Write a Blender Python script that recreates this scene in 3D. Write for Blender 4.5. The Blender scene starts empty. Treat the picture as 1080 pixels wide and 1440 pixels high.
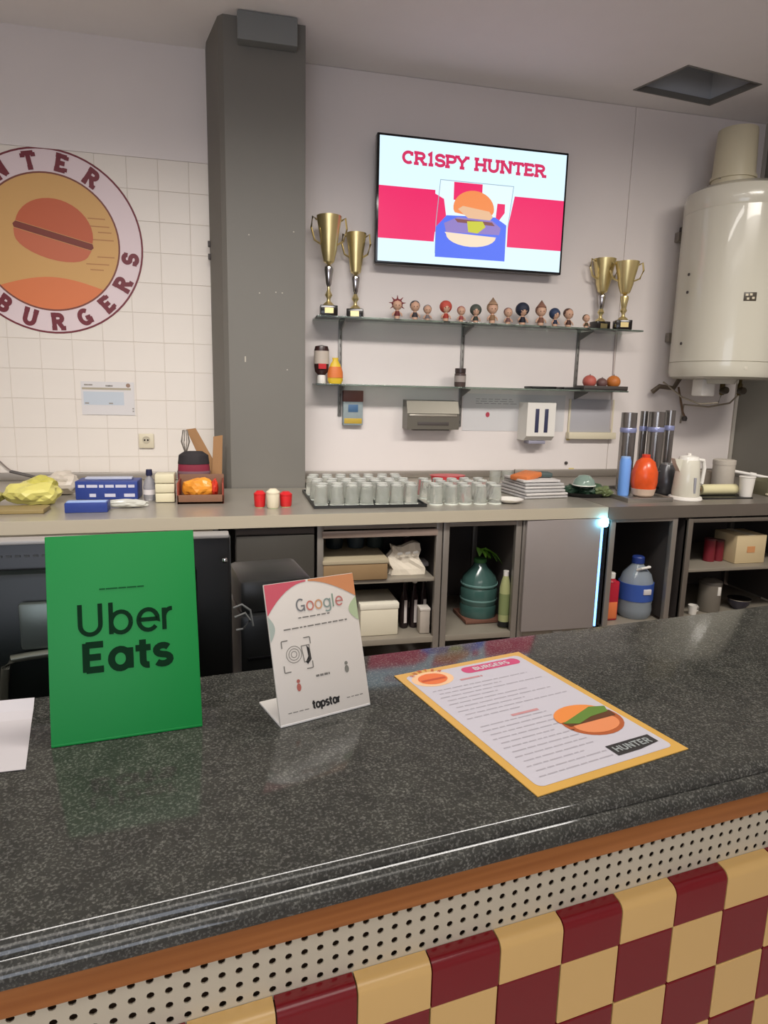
import bpy, bmesh, math, random
from mathutils import Vector, Matrix
random.seed(7)
S = bpy.context.scene
COL = S.collection
PI = math.pi
# ------------------------------------------------------------------ camera
CAM = Vector((0, 0, 1.46)); FPX = 934.0; PITCH = .1821; ROLL = .023; YAW = .2298
def cam_axes():
    f = Vector((0, math.cos(PITCH), -math.sin(PITCH))); r0 = Vector((1, 0, 0)); u0 = r0.cross(f)
    r = math.cos(ROLL)*r0 + math.sin(ROLL)*u0; u = -math.sin(ROLL)*r0 + math.cos(ROLL)*u0
    M = Matrix.Rotation(-YAW, 3, 'Z')
    return M @ r, M @ u, M @ f
CR, CU, CF = cam_axes()
cd = bpy.data.cameras.new('camera'); co = bpy.data.objects.new('camera', cd); COL.objects.link(co)
cd.sensor_fit = 'VERTICAL'; cd.sensor_height = 36; cd.lens = FPX/1440*36; cd.clip_start = .02
m = Matrix((CR, CU, -CF)).transposed().to_4x4(); m.translation = CAM
co.matrix_world = m; S.camera = co
# ------------------------------------------------------------------ world, lights, exposure
S.view_settings.view_transform = 'Standard'; S.view_settings.look = 'None'
S.view_settings.exposure = 0.16; S.view_settings.gamma = 1; S.view_settings.use_curve_mapping = False
w = bpy.data.worlds.new('world'); S.world = w; w.use_nodes = True
w.node_tree.nodes['Background'].inputs[0].default_value = (1, .93, .85, 1)
w.node_tree.nodes['Background'].inputs[1].default_value = .25
HC = 3.27
def area(name, loc, size, power, col, rot=(0, 0, 0), spread=PI):
    l = bpy.data.lights.new(name, 'AREA'); l.spread = spread; l.shape = 'RECTANGLE'; l.size, l.size_y = size; l.energy = power; l.color = col
    o = bpy.data.objects.new(name, l); COL.objects.link(o); o.location = loc; o.rotation_euler = rot; return o
area('kitchen_ceiling_light', (-.1, 1.3, HC-.12), (2.8, .3), 21.5, (1, .95, .90), (math.radians(44), 0, 0), math.radians(80))
area('kitchen_ceiling_light', (2.7, 1.3, HC-.12), (1.2, .3), 13, (1, .94, .86), (math.radians(46), 0, 0), math.radians(86))
area('added_counter_fill', (.5, .95, HC-.03), (2.2, .3), 33, (1, .95, .9))  # unseen fill added above the counter to lift the menu and countertop
area('room_ceiling_light', (.2, -1.2, HC-.03), (2.4, 1.2), 20, (1, .93, .84))
area('added_ceiling_uplight', (-.8, -2.9, 1.7), (3.0, 1.6), 52, (.80, .86, 1.0), (PI/2+.5, 0, 0))  # added bluish fill, tilted upward to brighten the ceiling

# ------------------------------------------------------------------ helpers
def ray(x, y): return CR*((x-540)/FPX) - CU*((y-720)/FPX) + CF
def PZ(x, y, z): d = ray(x, y); return CAM + d*((z-CAM.z)/d.z)      # photo pixel to the point at height z
def PY(x, y, Y): d = ray(x, y); return CAM + d*(Y/d.y)              # photo pixel to the point at depth Y
MATS = {}
def mat(name, col, rough=.5, metal=0, noise=0, nscale=8, bump=0, bscale=60, emit=None, es=1, trans=0, ior=1.45, coat=0, alpha=1, spec=None):
    if name in MATS: return MATS[name]
    m = bpy.data.materials.new(name); m.use_nodes = True; nt = m.node_tree; b = nt.nodes['Principled BSDF']
    c = tuple(((v/255+.055)/1.055)**2.4 if v/255 > .04 else v/255/12.92 for v in col)+(1,)
    b.inputs['Base Color'].default_value = c; b.inputs['Roughness'].default_value = rough; b.inputs['Metallic'].default_value = metal
    b.inputs['IOR'].default_value = ior; b.inputs['Transmission Weight'].default_value = trans; b.inputs['Coat Weight'].default_value = coat
    b.inputs['Alpha'].default_value = alpha
    if spec is not None: b.inputs['Specular IOR Level'].default_value = spec
    tc = nt.nodes.new('ShaderNodeTexCoord')
    if noise:
        n = nt.nodes.new('ShaderNodeTexNoise'); n.inputs['Scale'].default_value = nscale; n.inputs['Detail'].default_value = 5
        nt.links.new(tc.outputs['Object'], n.inputs['Vector'])
        mx = nt.nodes.new('ShaderNodeMix'); mx.data_type = 'RGBA'
        mx.inputs[6].default_value = tuple(v*(1-noise) for v in c[:3])+(1,); mx.inputs[7].default_value = tuple(min(1, v*(1+noise)) for v in c[:3])+(1,)
        nt.links.new(n.outputs['Fac'], mx.inputs[0]); nt.links.new(mx.outputs[2], b.inputs['Base Color'])
    if bump:
        n = nt.nodes.new('ShaderNodeTexNoise'); n.inputs['Scale'].default_value = bscale; n.inputs['Detail'].default_value = 3
        nt.links.new(tc.outputs['Object'], n.inputs['Vector'])
        bp = nt.nodes.new('ShaderNodeBump'); bp.inputs['Strength'].default_value = bump; bp.inputs['Distance'].default_value = .01
        nt.links.new(n.outputs['Fac'], bp.inputs['Height']); nt.links.new(bp.outputs['Normal'], b.inputs['Normal'])
    if emit:
        e = tuple(((v/255+.055)/1.055)**2.4 if v/255 > .04 else v/255/12.92 for v in emit)+(1,)
        b.inputs['Emission Color'].default_value = e; b.inputs['Emission Strength'].default_value = es
    MATS[name] = m; return m

class MB:
    def __init__(s): s.b = bmesh.new()
    def add(s, vs, fs, M=None):
        v = [s.b.verts.new(M @ Vector(p) if M else Vector(p)) for p in vs]
        for f in fs:
            try: s.b.faces.new([v[i] for i in f])
            except ValueError: pass
        return s
    def box(s, c, d, bev=0, M=None, seg=2):
        t = bmesh.new(); bmesh.ops.create_cube(t, size=1)
        for v in t.verts: v.co = Vector((v.co.x*d[0], v.co.y*d[1], v.co.z*d[2]))
        if bev: bmesh.ops.bevel(t, geom=t.edges[:], offset=bev, segments=seg, profile=.5, affect='EDGES')
        for v in t.verts: v.co += Vector(c)
        s.merge(t, M); return s
    def span(s, a, b, bev=0, M=None):
        return s.box([(a[i]+b[i])/2 for i in range(3)], [abs(b[i]-a[i]) for i in range(3)], bev, M)
    def merge(s, t, M=None):
        t.verts.index_update(); vs = [tuple(v.co) for v in t.verts]; fs = [[v.index for v in f.verts] for f in t.faces]; t.free(); s.add(vs, fs, M)
    def lathe(s, prof, seg=20, c=(0, 0, 0), M=None, sx=1, sy=1):
        vs = []; fs = []; n = len(prof)
        for i in range(seg):
            a = 2*PI*i/seg
            for r, z in prof: vs.append((c[0]+r*math.cos(a)*sx, c[1]+r*math.sin(a)*sy, c[2]+z))
        for i in range(seg):
            j = (i+1) % seg
            for k in range(n-1): fs.append((i*n+k, j*n+k, j*n+k+1, i*n+k+1))
        if prof[0][0] > 1e-6: fs.append([i*n for i in range(seg)][::-1])
        if prof[-1][0] > 1e-6: fs.append([i*n+n-1 for i in range(seg)])
        t = bmesh.new(); v = [t.verts.new(p) for p in vs]
        for f in fs:
            try: t.faces.new([v[i] for i in f])
            except ValueError: pass
        bmesh.ops.remove_doubles(t, verts=t.verts, dist=1e-6); s.merge(t, M); return s
    def tube(s, pts, r, seg=8, M=None):
        pts = [Vector(p) for p in pts]; vs = []; fs = []; n = len(pts)
        for i, p in enumerate(pts):
            d = (pts[min(i+1, n-1)]-pts[max(i-1, 0)]).normalized()
            q = d.cross(Vector((0, 0, 1)) if abs(d.z) < .9 else Vector((1, 0, 0))).normalized(); q2 = d.cross(q)
            rr = r[i] if isinstance(r, (list, tuple)) else r
            for k in range(seg):
                a = 2*PI*k/seg; vs.append(p+q*rr*math.cos(a)+q2*rr*math.sin(a))
        for i in range(n-1):
            for k in range(seg): l = (k+1) % seg; fs.append((i*seg+k, i*seg+l, (i+1)*seg+l, (i+1)*seg+k))
        fs.append(list(range(seg))[::-1]); fs.append([(n-1)*seg+k for k in range(seg)]); s.add(vs, fs, M); return s
    def prism(s, poly, z0, z1, M=None):
        n = len(poly); vs = [(x, y, z0) for x, y in poly]+[(x, y, z1) for x, y in poly]
        fs = [list(range(n))[::-1], [n+i for i in range(n)]]+[(i, (i+1) % n, n+(i+1) % n, n+i) for i in range(n)]
        return s.add(vs, fs, M)
    def extr(s, prof, x0, x1, M=None):      # profile in (y,z) swept along x
        n = len(prof); vs = [(x0, y, z) for y, z in prof]+[(x1, y, z) for y, z in prof]
        fs = [list(range(n)), [n+i for i in range(n)][::-1]]+[(i, n+i, n+(i+1) % n, (i+1) % n) for i in range(n)]
        return s.add(vs, fs, M)
    def flat(s, poly, z=0, M=None): return s.add([(x, y, z) for x, y in poly], [list(range(len(poly)))], M)
    def sphere(s, c, r, sc=(1, 1, 1), M=None, u=14, v=9):
        return s.lathe([(r*math.sin(PI*k/v)*1.0 if 0 < k < v else 0, -r*math.cos(PI*k/v)*sc[2]) for k in range(v+1)], u, c, M, sc[0], sc[1])
    def build(s, name, mt, parent=None, smooth=True, fix=True):
        if fix: bmesh.ops.recalc_face_normals(s.b, faces=s.b.faces[:])
        me = bpy.data.meshes.new(name); s.b.to_mesh(me); s.b.free(); me.materials.append(mt)
        if smooth:
            for p in me.polygons: p.use_smooth = True
            me.set_sharp_from_angle(angle=math.radians(38))
        o = bpy.data.objects.new(name, me); COL.objects.link(o)
        if parent: o.parent = parent
        return o
def thing(name, label, cat, loc=(0, 0, 0), rz=0, group=None):
    o = bpy.data.objects.new(name, None); COL.objects.link(o); o.empty_display_size = .05
    o.location = loc; o.rotation_euler = (0, 0, rz); o['label'] = label; o['category'] = cat
    if group: o['group'] = group
    return o
def tag(o, label, cat, group=None):
    o['label'] = label; o['category'] = cat
    if group: o['group'] = group
    return o
def struct(o): o['kind'] = 'structure'; return o
def dup(root, loc=None, rz=None, label=None, group=None):
    def cp(o, par):
        c = o.copy(); COL.objects.link(c); c.parent = par
        for ch in o.children: cp(ch, c)
        return c
    r = cp(root, None)
    if loc is not None: r.location = loc
    if rz is not None: r.rotation_euler[2] = rz
    if label: r['label'] = label
    if group: r['group'] = group
    return r
# ---- stroke lettering
def arc(cx, cy, rx, ry, a0, a1, n=12): return [(cx+rx*math.cos(math.radians(a0+(a1-a0)*i/n)), cy+ry*math.sin(math.radians(a0+(a1-a0)*i/n))) for i in range(n+1)]
def stroke(mb, pts, w, M):
    pts = [p for i, p in enumerate(pts) if i == 0 or math.dist(p, pts[i-1]) > w*.02]
    n = len(pts); P = [Vector(p) for p in pts]; L = []; R_ = []
    for i in range(n):
        a = (P[i]-P[i-1]).normalized() if i else (P[1]-P[0]).normalized()
        b = (P[i+1]-P[i]).normalized() if i < n-1 else a
        na, nb = Vector((-a.y, a.x)), Vector((-b.y, b.x)); h = (na+nb); h = h/max(.5, h.dot(na)) if h.length > 1e-6 else na
        L.append(P[i]+h*w/2); R_.append(P[i]-h*w/2)
    vs = [(p.x, p.y, 0) for p in L]+[(p.x, p.y, 0) for p in R_]
    mb.add(vs, [(i, n+i, n+i+1, i+1) for i in range(n-1)], M)
def G(ch, slab):
    """strokes, advance width of a glyph one unit tall"""
    s = []; sf = []
    g = {
     'H': ([[(.15, 0), (.15, 1)], [(.75, 0), (.75, 1)], [(.15, .5), (.75, .5)]], [(.15, 0), (.15, 1), (.75, 0), (.75, 1)], .95),
     'U': ([[(.15, 1), (.15, .35)]+arc(.45, .35, .3, .3, 180, 360)+[(.75, 1)]], [(.15, 1), (.75, 1)], .95),
     'N': ([[(.15, 0), (.15, 1)], [(.15, .98), (.75, .02)], [(.75, 0), (.75, 1)]], [(.15, 0), (.15, 1), (.75, 1)], .95),
     'T': ([[(.4, 0), (.4, 1)], [(.02, .93), (.78, .93)]]+([[(.06, .95), (.06, .7)], [(.74, .95), (.74, .7)]] if slab else []), [(.4, 0)], .84),
     'E': ([[(.15, 0), (.15, 1)], [(.15, .93), (.68, .93)], [(.15, .5), (.6, .5)], [(.15, .07), (.68, .07)]]+([[(.66, .98), (.66, .75)], [(.66, .02), (.66, .25)]] if slab else []), [(.15, 0), (.15, 1)] if slab else [], .8),
     'R': ([[(.15, 0), (.15, 1)], [(.15, .93), (.45, .93)]+arc(.45, .71, .24, .22, 90, -90, 8)+[(.15, .49)], [(.42, .49), (.74, 0)]], [(.15, 0), (.15, 1), (.74, 0)], .88),
     'P': ([[(.15, 0), (.15, 1)], [(.15, .93), (.45, .93)]+arc(.45, .69, .25, .24, 90, -90, 8)+[(.15, .45)]], [(.15, 0), (.15, 1)], .8),
     'B': ([[(.15, 0), (.15, 1)], [(.15, .93), (.42, .93)]+arc(.42, .72, .22, .21, 90, -90, 8)+[(.15, .51)], [(.42, .51)]+arc(.45, .29, .25, .22, 90, -90, 8)+[(.15, .07)]], [(.15, 0), (.15, 1)], .82),
     'G': ([arc(.48, .5, .35, .43, 50, 325, 18), [(.79, .02), (.79, .42)], [(.5, .42), (.86, .42)]], [], .95),
     'C': ([arc(.48, .5, .35, .43, 50, 310, 18)]+([[(.71, .65), (.71, .98)]] if slab else []), [], .88),
     'S': ([arc(.4, .71, .27, .23, 40, 260, 12)[:-1]+arc(.4, .29, .29, .22, 90, -140, 12)]+([[(.64, .7), (.64, .95)], [(.13, .05), (.13, .32)]] if slab else []), [], .78),
     'Y': ([[(.05, 1), (.4, .5)], [(.75, 1), (.4, .5)], [(.4, .52), (.4, 0)]], [(.05, 1), (.75, 1), (.4, 0)], .8),
     '1': ([[(.3, 0), (.3, 1), (.1, .82)]], [(.3, 0)], .55),
     'b': ([[(.12, 0), (.12, 1)], arc(.42, .36, .3, .33, 0, 360, 20)], [], .84),
     'e': ([[(.12, .37), (.7, .37)]+arc(.42, .36, .3, .33, 0, 320, 18)], [], .8),
     'r': ([[(.12, 0), (.12, .7)], [(.12, .4)]+arc(.36, .4, .24, .27, 180, 85, 6)], [], .48),
     'a': ([arc(.4, .36, .28, .33, 0, 360, 20), [(.7, 0), (.7, .72)]], [], .86),
     't': ([[(.25, .95), (.25, .2)]+arc(.42, .2, .17, .16, 180, 280, 6), [(.02, .66), (.5, .66)]], [], .56),
     's': ([arc(.33, .52, .21, .16, 30, 255, 10)[:-1]+arc(.33, .19, .23, .165, 90, -150, 10)], [], .64),
     'o': ([arc(.38, .35, .29, .32, 0, 360, 20)], [], .78),
     'g': ([arc(.38, .35, .28, .31, 0, 360, 20), [(.68, .68), (.68, -.05)]+arc(.4, -.05, .28, .22, 0, -140, 8)], [], .84),
     'l': ([[(.12, 0), (.12, 1)]], [], .28), 'p': ([[(.12, -.3), (.12, .7)], arc(.42, .36, .28, .31, 0, 360, 20)], [], .82),
     'M': ([[(.12, 0), (.12, 1), (.48, .3), (.84, 1), (.84, 0)]], [], 1.0), 'K': ([[(.14, 0), (.14, 1)], [(.7, 1), (.2, .48)], [(.3, .58), (.74, 0)]], [], .82),
     'A': ([[(.03, 0), (.4, 1), (.77, 0)], [(.18, .33), (.62, .33)]], [], .84), 'I': ([[(.18, 0), (.18, 1)]], [], .4),
     'D': ([[(.15, 0), (.15, 1)], [(.15, .93), (.35, .93)]+arc(.35, .5, .38, .43, 90, -90, 10)+[(.15, .07)]], [], .88),
     'O': ([arc(.45, .5, .36, .43, 0, 360, 20)], [], .95), 'L': ([[(.15, 1), (.15, .07), (.65, .07)]], [], .7), ' ': ([], [], .5)}[ch]
    s = list(g[0])
    if slab:
        for (x, y) in g[1]: s.append([(x-.17, .06 if y == 0 else .94), (x+.17, .06 if y == 0 else .94)])
    return s, g[2]
def text_width(t, h): return sum(G(c, False)[1] for c in t)*h
def text(mb, t, h, w, M, slab=False, center=True, sx=1):
    """lettering of cap height h, stroke w (fraction of h) in the local xy plane"""
    x = -text_width(t, h)*sx/2 if center else 0
    for c in t:
        st, adv = G(c, slab)
        if callable(mb) and st:
            q = MB()
            for i_, p in enumerate(st): stroke(q, [((x+v[0]*h*sx), v[1]*h) for v in p], w*h, M @ T(0, 0, i_*h*.004))
            mb(q)
        else:
         for i_, p in enumerate(st): stroke(mb, [((x+q[0]*h*sx), q[1]*h) for q in p], w*h, M @ T(0, 0, i_*h*.004))
        x += adv*h*sx
def TM(o, xd, yd):
    """frame at o with x along xd, y along yd"""
    xd = Vector(xd).normalized(); yd = Vector(yd); yd = (yd-xd*yd.dot(xd)).normalized(); n = xd.cross(yd)
    M = Matrix((xd, yd, n)).transposed().to_4x4(); M.translation = Vector(o); return M
def T(x, y, z): return Matrix.Translation((x, y, z))
def RZ(a): return Matrix.Rotation(a, 4, 'Z')
def RX(a): return Matrix.Rotation(a, 4, 'X')
def RY(a): return Matrix.Rotation(a, 4, 'Y')
def ell(cx, cy, rx, ry, a0=0, a1=360, n=28): return arc(cx, cy, rx, ry, a0, a1, n)[:n] if a1-a0 == 360 else arc(cx, cy, rx, ry, a0, a1, n)

# ------------------------------------------------------------------ materials
M_wall = mat('wall_paint', (224, 216, 212), .55, noise=.03, nscale=3)
M_tile = mat('white_glazed_tile', (226, 218, 208), .35, noise=.03, nscale=4, spec=.3)
M_grout = mat('grey_grout', (216, 207, 196), .9)
M_ceil = mat('ceiling_paint', (242, 238, 236), .8, noise=.02)
M_floor = mat('floor_tile', (168, 158, 150), .4, noise=.15, nscale=2)
M_pillar = mat('grey_pillar_paint', (112, 109, 102), .6, noise=.05, nscale=2.5)
M_pillar2 = mat('grey_panel_paint', (122, 124, 122), .55, noise=.04)
M_steel = mat('brushed_steel', (170, 166, 160), .33, .85, noise=.08, nscale=20)
M_steel2 = mat('worn_steel_frame', (150, 143, 134), .42, .6, noise=.1, nscale=12)
M_chrome = mat('chrome', (210, 208, 204), .12, 1)
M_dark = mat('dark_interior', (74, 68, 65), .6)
M_black = mat('black_plastic', (26, 27, 27), .35, noise=.2)
M_blackg = mat('black_gloss', (18, 18, 20), .12)
M_white = mat('white_enamel', (206, 202, 186), .22, coat=.4)
M_wplast = mat('white_plastic', (228, 224, 216), .35)
M_cream = mat('cream_plastic', (214, 204, 178), .45)
M_paper = mat('white_paper', (206, 200, 200), .7)
M_red = mat('red_plastic', (196, 34, 38), .35)
M_glass = mat('clear_glass', (235, 242, 240), .03, trans=1, ior=1.45)
M_shelf = mat('green_edge_glass', (176, 196, 184), .05, trans=.92, ior=1.45)
M_gold = mat('gold_plating', (226, 208, 150), .3, .85, noise=.1)
M_silver = mat('silver_plating', (200, 198, 198), .15, 1)
M_card = mat('brown_cardboard', (150, 112, 74), .8, noise=.06)

# ------------------------------------------------------------------ room
D = 4.17
X0, X1, Y0 = -2.6, 4.6, -3.0
struct(MB().span((X0, Y0, -.1), (X1, D, 0)).build('floor', M_floor, smooth=False))
hole = [PZ(x, y, HC) for x, y in [(890, 126), (968, 91), (1072, 118), (998, 148)]]
hole = [(p.x, p.y) for p in hole]
outer = [(X0-.1, D+.15), (X0-.1, Y0-.1), (X1+.1, Y0-.1), (X1+.1, D+.15)]
mb = MB(); vs = [(x, y, HC) for x, y in outer]+[(x, y, HC) for x, y in hole]
mb.add(vs, [(0, 1, 5, 4), (1, 2, 6, 5), (2, 3, 7, 6), (3, 0, 4, 7)])
vs2 = [(x, y, HC+.02) for x, y, z in vs]
mb.add(vs2, [(0, 1, 5, 4), (1, 2, 6, 5), (2, 3, 7, 6), (3, 0, 4, 7)])
struct(mb.build('ceiling', M_ceil, smooth=False, fix=False))
ht = thing('ceiling_hatch', 'open square hatch with dark shaft in the ceiling above the water heater', 'hatch', (hole[0][0], hole[0][1], HC))
hl = [(x-hole[0][0], y-hole[0][1]) for x, y in hole]; cx = sum(p[0] for p in hl)/4; cy = sum(p[1] for p in hl)/4
M_shaft = mat('dark_shaft', (190, 194, 198), .7)
mb = MB(); mb.add([(x, y, 0) for x, y in hl]+[(x, y, .35) for x, y in hl], [(0, 1, 5, 4), (1, 2, 6, 5), (2, 3, 7, 6), (3, 0, 4, 7), (4, 5, 6, 7)])
mb.build('shaft', M_shaft, ht, smooth=False, fix=False)
mb = MB(); inn = [(cx+(x-cx)*.955, cy+(y-cy)*.955) for x, y in hl]
for i in range(4):
    j = (i+1) % 4; mb.prism([hl[i], hl[j], inn[j], inn[i]], -.004, .03)
mb.build('frame', mat('hatch_frame', (120, 118, 112), .5), ht, smooth=False)
# back wall in two stretches: tiled on the left of the pillar, painted on the right
wl = struct(MB().span((X0, D-.0008, 0), (0.2, D+.15, HC)).build('wall_back_left', M_grout, smooth=False))
top = struct(MB().span((X0, D-.006, 2.69), (-.02, D+.001, HC)).build('wall_back_upper', M_wall, wl, smooth=False)); del top['kind']; top.name = 'plaster_panel'
tw = .1655; tm = None; jx = PY(224, 300, D).x; jz = 2.69
rows = int((jz-.9)/tw)+1
xs_ = [jx+k*tw for k in range(-9, 2)]
for r in range(rows):
    z1 = jz-r*tw; z0 = max(.9, z1-tw)
    for k, x in enumerate(xs_):
        xa, xb = x, min(x+tw, -.03)
        if xb-xa < .02 or z1-z0 < .02: continue
        if tm is None:
            o = MB().box((0, 0, 0), (tw-.0028, .006, tw-.0028), .0008, seg=1).build('tile', M_tile, wl, smooth=False); tm = o.data
        else:
            o = bpy.data.objects.new('tile', tm); COL.objects.link(o); o.parent = wl
        o.location = ((xa+xb)/2, D-.0004-random.random()*.0003, (z0+z1)/2)
        o.scale = ((xb-xa-.0022)/(tw-.0022), 1, (z1-z0-.0022)/(tw-.0022))
seam = PY(893, 165, D).x
struct(MB().span((.2, D, 0), (X1, D+.15, HC)).build('wall_back_right', M_grout, smooth=False))
for a, b in ((.41, seam-.002), (seam+.002, X1)):
    o = MB().span((a, D-.006, .86), (b, D+.002, HC-.002), .001).build('wall_panel', M_wall, bpy.data.objects['wall_back_right'], smooth=False)
struct(MB().span((X0-.1, Y0, 0), (X0, D, HC)).build('wall_left', M_wall, smooth=False))
struct(MB().span((X1, Y0, 0), (X1+.1, D, HC)).build('wall_right', M_wall, smooth=False))
# front wall behind the camera with a shop window opening
mb = MB()
for a, b in (((X0, 0), (-2.3, HC)), ((.7, 0), (X1, HC)), ((-2.3, 0), (.7, .9)), ((-2.3, 2.5), (.7, HC))): mb.span((a[0], Y0-.1, a[1]), (b[0], Y0, b[1]))
struct(mb.build('wall_front', M_wall, smooth=False))
# pillars
pl = struct(MB().prism([(-.092, D), (-.085, 4.08), (-.022, 3.80), (.004, 3.77), (.414, 3.77), (.418, 3.80), (.43, D)], 0, HC).build('trim_pillar', M_pillar, smooth=False))
pl.name = 'trim_1'
mb = MB(); a = PY(333, 14, 3.72); b = PY(418, 68, 3.72)
mb.box(((a.x+b.x)/2, 3.735, (HC-.004+b.z)/2), (b.x-a.x+.0, .07, HC-.004-b.z), .004)
mb.build('capital_box', M_pillar2, pl, smooth=False)
mb = MB()
for (x, y) in ((345, 505), (413, 326), (388, 411), (397, 412), (365, 412), (404, 520), (350, 330)):
    p = PY(x, y, 3.769); mb.box((p.x, 3.7695, p.z), (.007, .001, .03 if x == 345 else .006))
mb.build('chipped_paint', mat('chip_white', (178, 172, 158), .7), pl, smooth=False)
mb = MB()
for z in (PY(292, 343, 4.1).z, PY(292, 361, 4.1).z): mb.box((-.093, 4.10, z), (.016, .03, .03), .003)
mb.build('bracket', M_dark, pl)
MR = mat('dark_grey_pillar', (126, 123, 114), .6, noise=.04)
struct(MB().span((3.57, 3.72, 0), (4.2, D, HC)).build('trim_2', MR, smooth=False))
mb = MB(); p = PY(1037, 600, D)
mb.span((3.545, D-.02, .9), (3.568, D-.006, HC)).build('corner_bead', mat('corner_bead', (176, 170, 160), .5), bpy.data.objects['trim_2'], smooth=False)

# ------------------------------------------------------------------ wall logo
lg = thing('wall_logo', 'round burger shop emblem with maroon ring lettering on the white tiles', 'sign', (-.941, D-.0042, 2.212))
LM = TM((0, 0, 0), (1, 0, 0), (0, 0, 1))   # x right, y up, normal -y (towards the room)
def LZ(z): return LM @ T(0, 0, z)
M_maroon = mat('maroon_vinyl', (110, 30, 42), .5); M_ring = mat('pale_pink_vinyl', (222, 204, 206), .5)
MB().prism(ell(0, 0, .484, .484, n=72), 0, .001, LM).build('border', M_maroon, lg, smooth=False)
MB().flat(ell(0, 0, .474, .474, n=72), .0014, LM).build('ring', M_ring, lg, smooth=False)
MB().flat(ell(0, 0, .362, .362, n=72), .0018, LM).build('inner_border', mat('brown_vinyl', (120, 62, 48), .5), lg, smooth=False)
mb = MB().flat(ell(0, 0, .353, .353, n=72), .0022, LM); mb.build('inner_disc', mat('mustard_vinyl', (206, 160, 96), .5), lg, smooth=False)
mb = MB(); R0 = .353; poly = [(R0*math.cos(math.radians(a)), R0*math.sin(math.radians(a))) for a in range(-138, -42, 4)]
poly += [(x, y) for x, y in reversed([(-.262+.524*i/14, -.236+.055*math.sin(PI*i/14)) for i in range(15)])][0:]
mb.flat(poly, .0026, LM); mb.build('ground_patch', mat('orange_vinyl', (216, 120, 70), .5), lg, smooth=False)
mb = MB()
for y, x0, x1 in ((.14, .2, .29), (.10, .2, .31), (.03, .2, .33), (-.1, .18, .3), (-.13, .2, .27), (.07, .25, .32), (-.06, .24, .33)): stroke(mb, [(x0, y), (x1, y)], .006, LZ(.0026))
mb.build('speed_line', mat('tan_vinyl', (176, 122, 70), .5), lg, smooth=False)
MX = LZ(.003) @ T(.02, .03, 0) @ RZ(math.radians(-14)) @ Matrix.Scale(1.32, 4)
mb = MB(); mb.flat(arc(0, .02, .15, .13, 0, 180, 20), 0, MX); mb.build('bun_top', mat('bun_orange', (190, 92, 54), .5), lg, smooth=False)
mb = MB(); mb.flat([(-.150, .018), (-.158, .004), (-.15, -.008), (.15, -.008), (.158, .004), (.150, .018)], .0002, MX); mb.build('patty', mat('patty_brown', (120, 48, 34), .5), lg, smooth=False)
mb = MB(); mb.flat([(-.152, -.01), (.152, -.01)]+arc(0, -.03, .145, .06, -8, -172, 12), 0, MX); mb.build('bun_bottom', mat('bun_rose', (196, 104, 70), .5), lg, smooth=False)
ltr = lambda q: q.build('letter', M_maroon, lg, smooth=False); R0 = .418; H = .082
cen = Vector((-.941, 2.212))
def ang(x, y): p = PY(x, y, D); return math.degrees(math.atan2(p.z-2.212, p.x+.941))
top_px = [('T', ang(42, 229)), ('E', ang(87, 235)), ('R', ang(128, 253))]
stp = (top_px[0][1]-top_px[2][1])/2
for i, c in enumerate('HUNTER'):
    a = top_px[0][1]-(i-3)*stp; M = LZ(.0026) @ RZ(math.radians(a-90)) @ T(0, R0-H/2, 0); text(ltr, c, H, .29, M, True, sx=.95)
bot = [ang(8, 425), ang(178, 364)]; stp = (bot[1]-bot[0])/6
if stp < 0: stp += 60
for i, c in enumerate('BURGERS'):
    a = bot[0]+i*stp; M = LZ(.0026) @ RZ(math.radians(a+90)) @ T(0, -R0-H/2, 0); text(ltr, c, H, .29, M, True, sx=.95)

# ------------------------------------------------------------------ television
tv = thing('television', 'flat wall television showing a burger advert on white and red', 'television', (1.46, 4.06, 2.556))
MB().box((0, .015, 0), (1.205, .05, .715), .006).build('casing', M_blackg, tv)
MB().box((0, .075, 0), (.4, .07, .3), .005).build('wall_bracket', M_black, tv)
TM_ = TM((0, -.011, 0), (1, 0, 0), (0, 0, 1))
def em(n, c, s=1.0): return mat(n, (0, 0, 0), .4, emit=c, es=s)
def TL(z): return TM_ @ T(0, 0, z)
W2, H2 = .588, .343
sc = MB().flat([(-W2, -H2), (W2, -H2), (W2, H2), (-W2, H2)], 0, TL(0)).build('screen', em('screen_white', (206, 230, 244), 1.12), tv, smooth=False)
mr = em('screen_red', (240, 30, 104), .9)
def scr(name, poly, z, m): return MB().flat(poly, 0, TL(z)).build(name, m, sc, smooth=False)
scr('red_band', [(-W2, -.215), (-.245, -.215), (-.225, .02), (-.245, .055), (-.245, .075), (-W2, .075)], .0006, mr)
scr('red_band', [(.225, -.215), (W2, -.215), (W2, .08), (.26, .08), (.225, -.1)], .0006, mr)
scr('picture_card', [(-.235, -.30), (.215, -.30), (.225, -.1), (.25, .135), (-.215, .135), (-.235, -.1)], .0004, em('screen_pale', (222, 240, 250), 1.0))
scr('red_square', [(-.13, .03), (.05, .03), (.05, .13), (-.13, .13)], .0008, mr)
scr('red_square', [(-.24, -.16), (-.17, -.08), (-.19, .03), (-.245, .055)], .0008, mr)
scr('red_square', [(.14, -.1), (.2, -.02), (.2, .03), (.15, .03)], .0008, mr)
scr('blue_field', [(-.235, -.30), (.215, -.30), (.215, -.09), (.14, -.05), (-.17, -.06), (-.235, -.13)], .001, em('screen_blue', (80, 112, 240), .95))
scr('bun_top', arc(.0, -.01, .13, .10, -8, 188, 18)+[(-.12, -.04), (-.02, -.055), (.11, -.05)], .0014, em('screen_bun', (240, 140, 78), .95))
scr('bun_shade', [(-.07, .0), (.1, -.02), (.125, -.05), (.09, -.09), (-.03, -.07), (-.1, -.02)], .0016, em('screen_bunlow', (236, 190, 150), .9))
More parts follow.
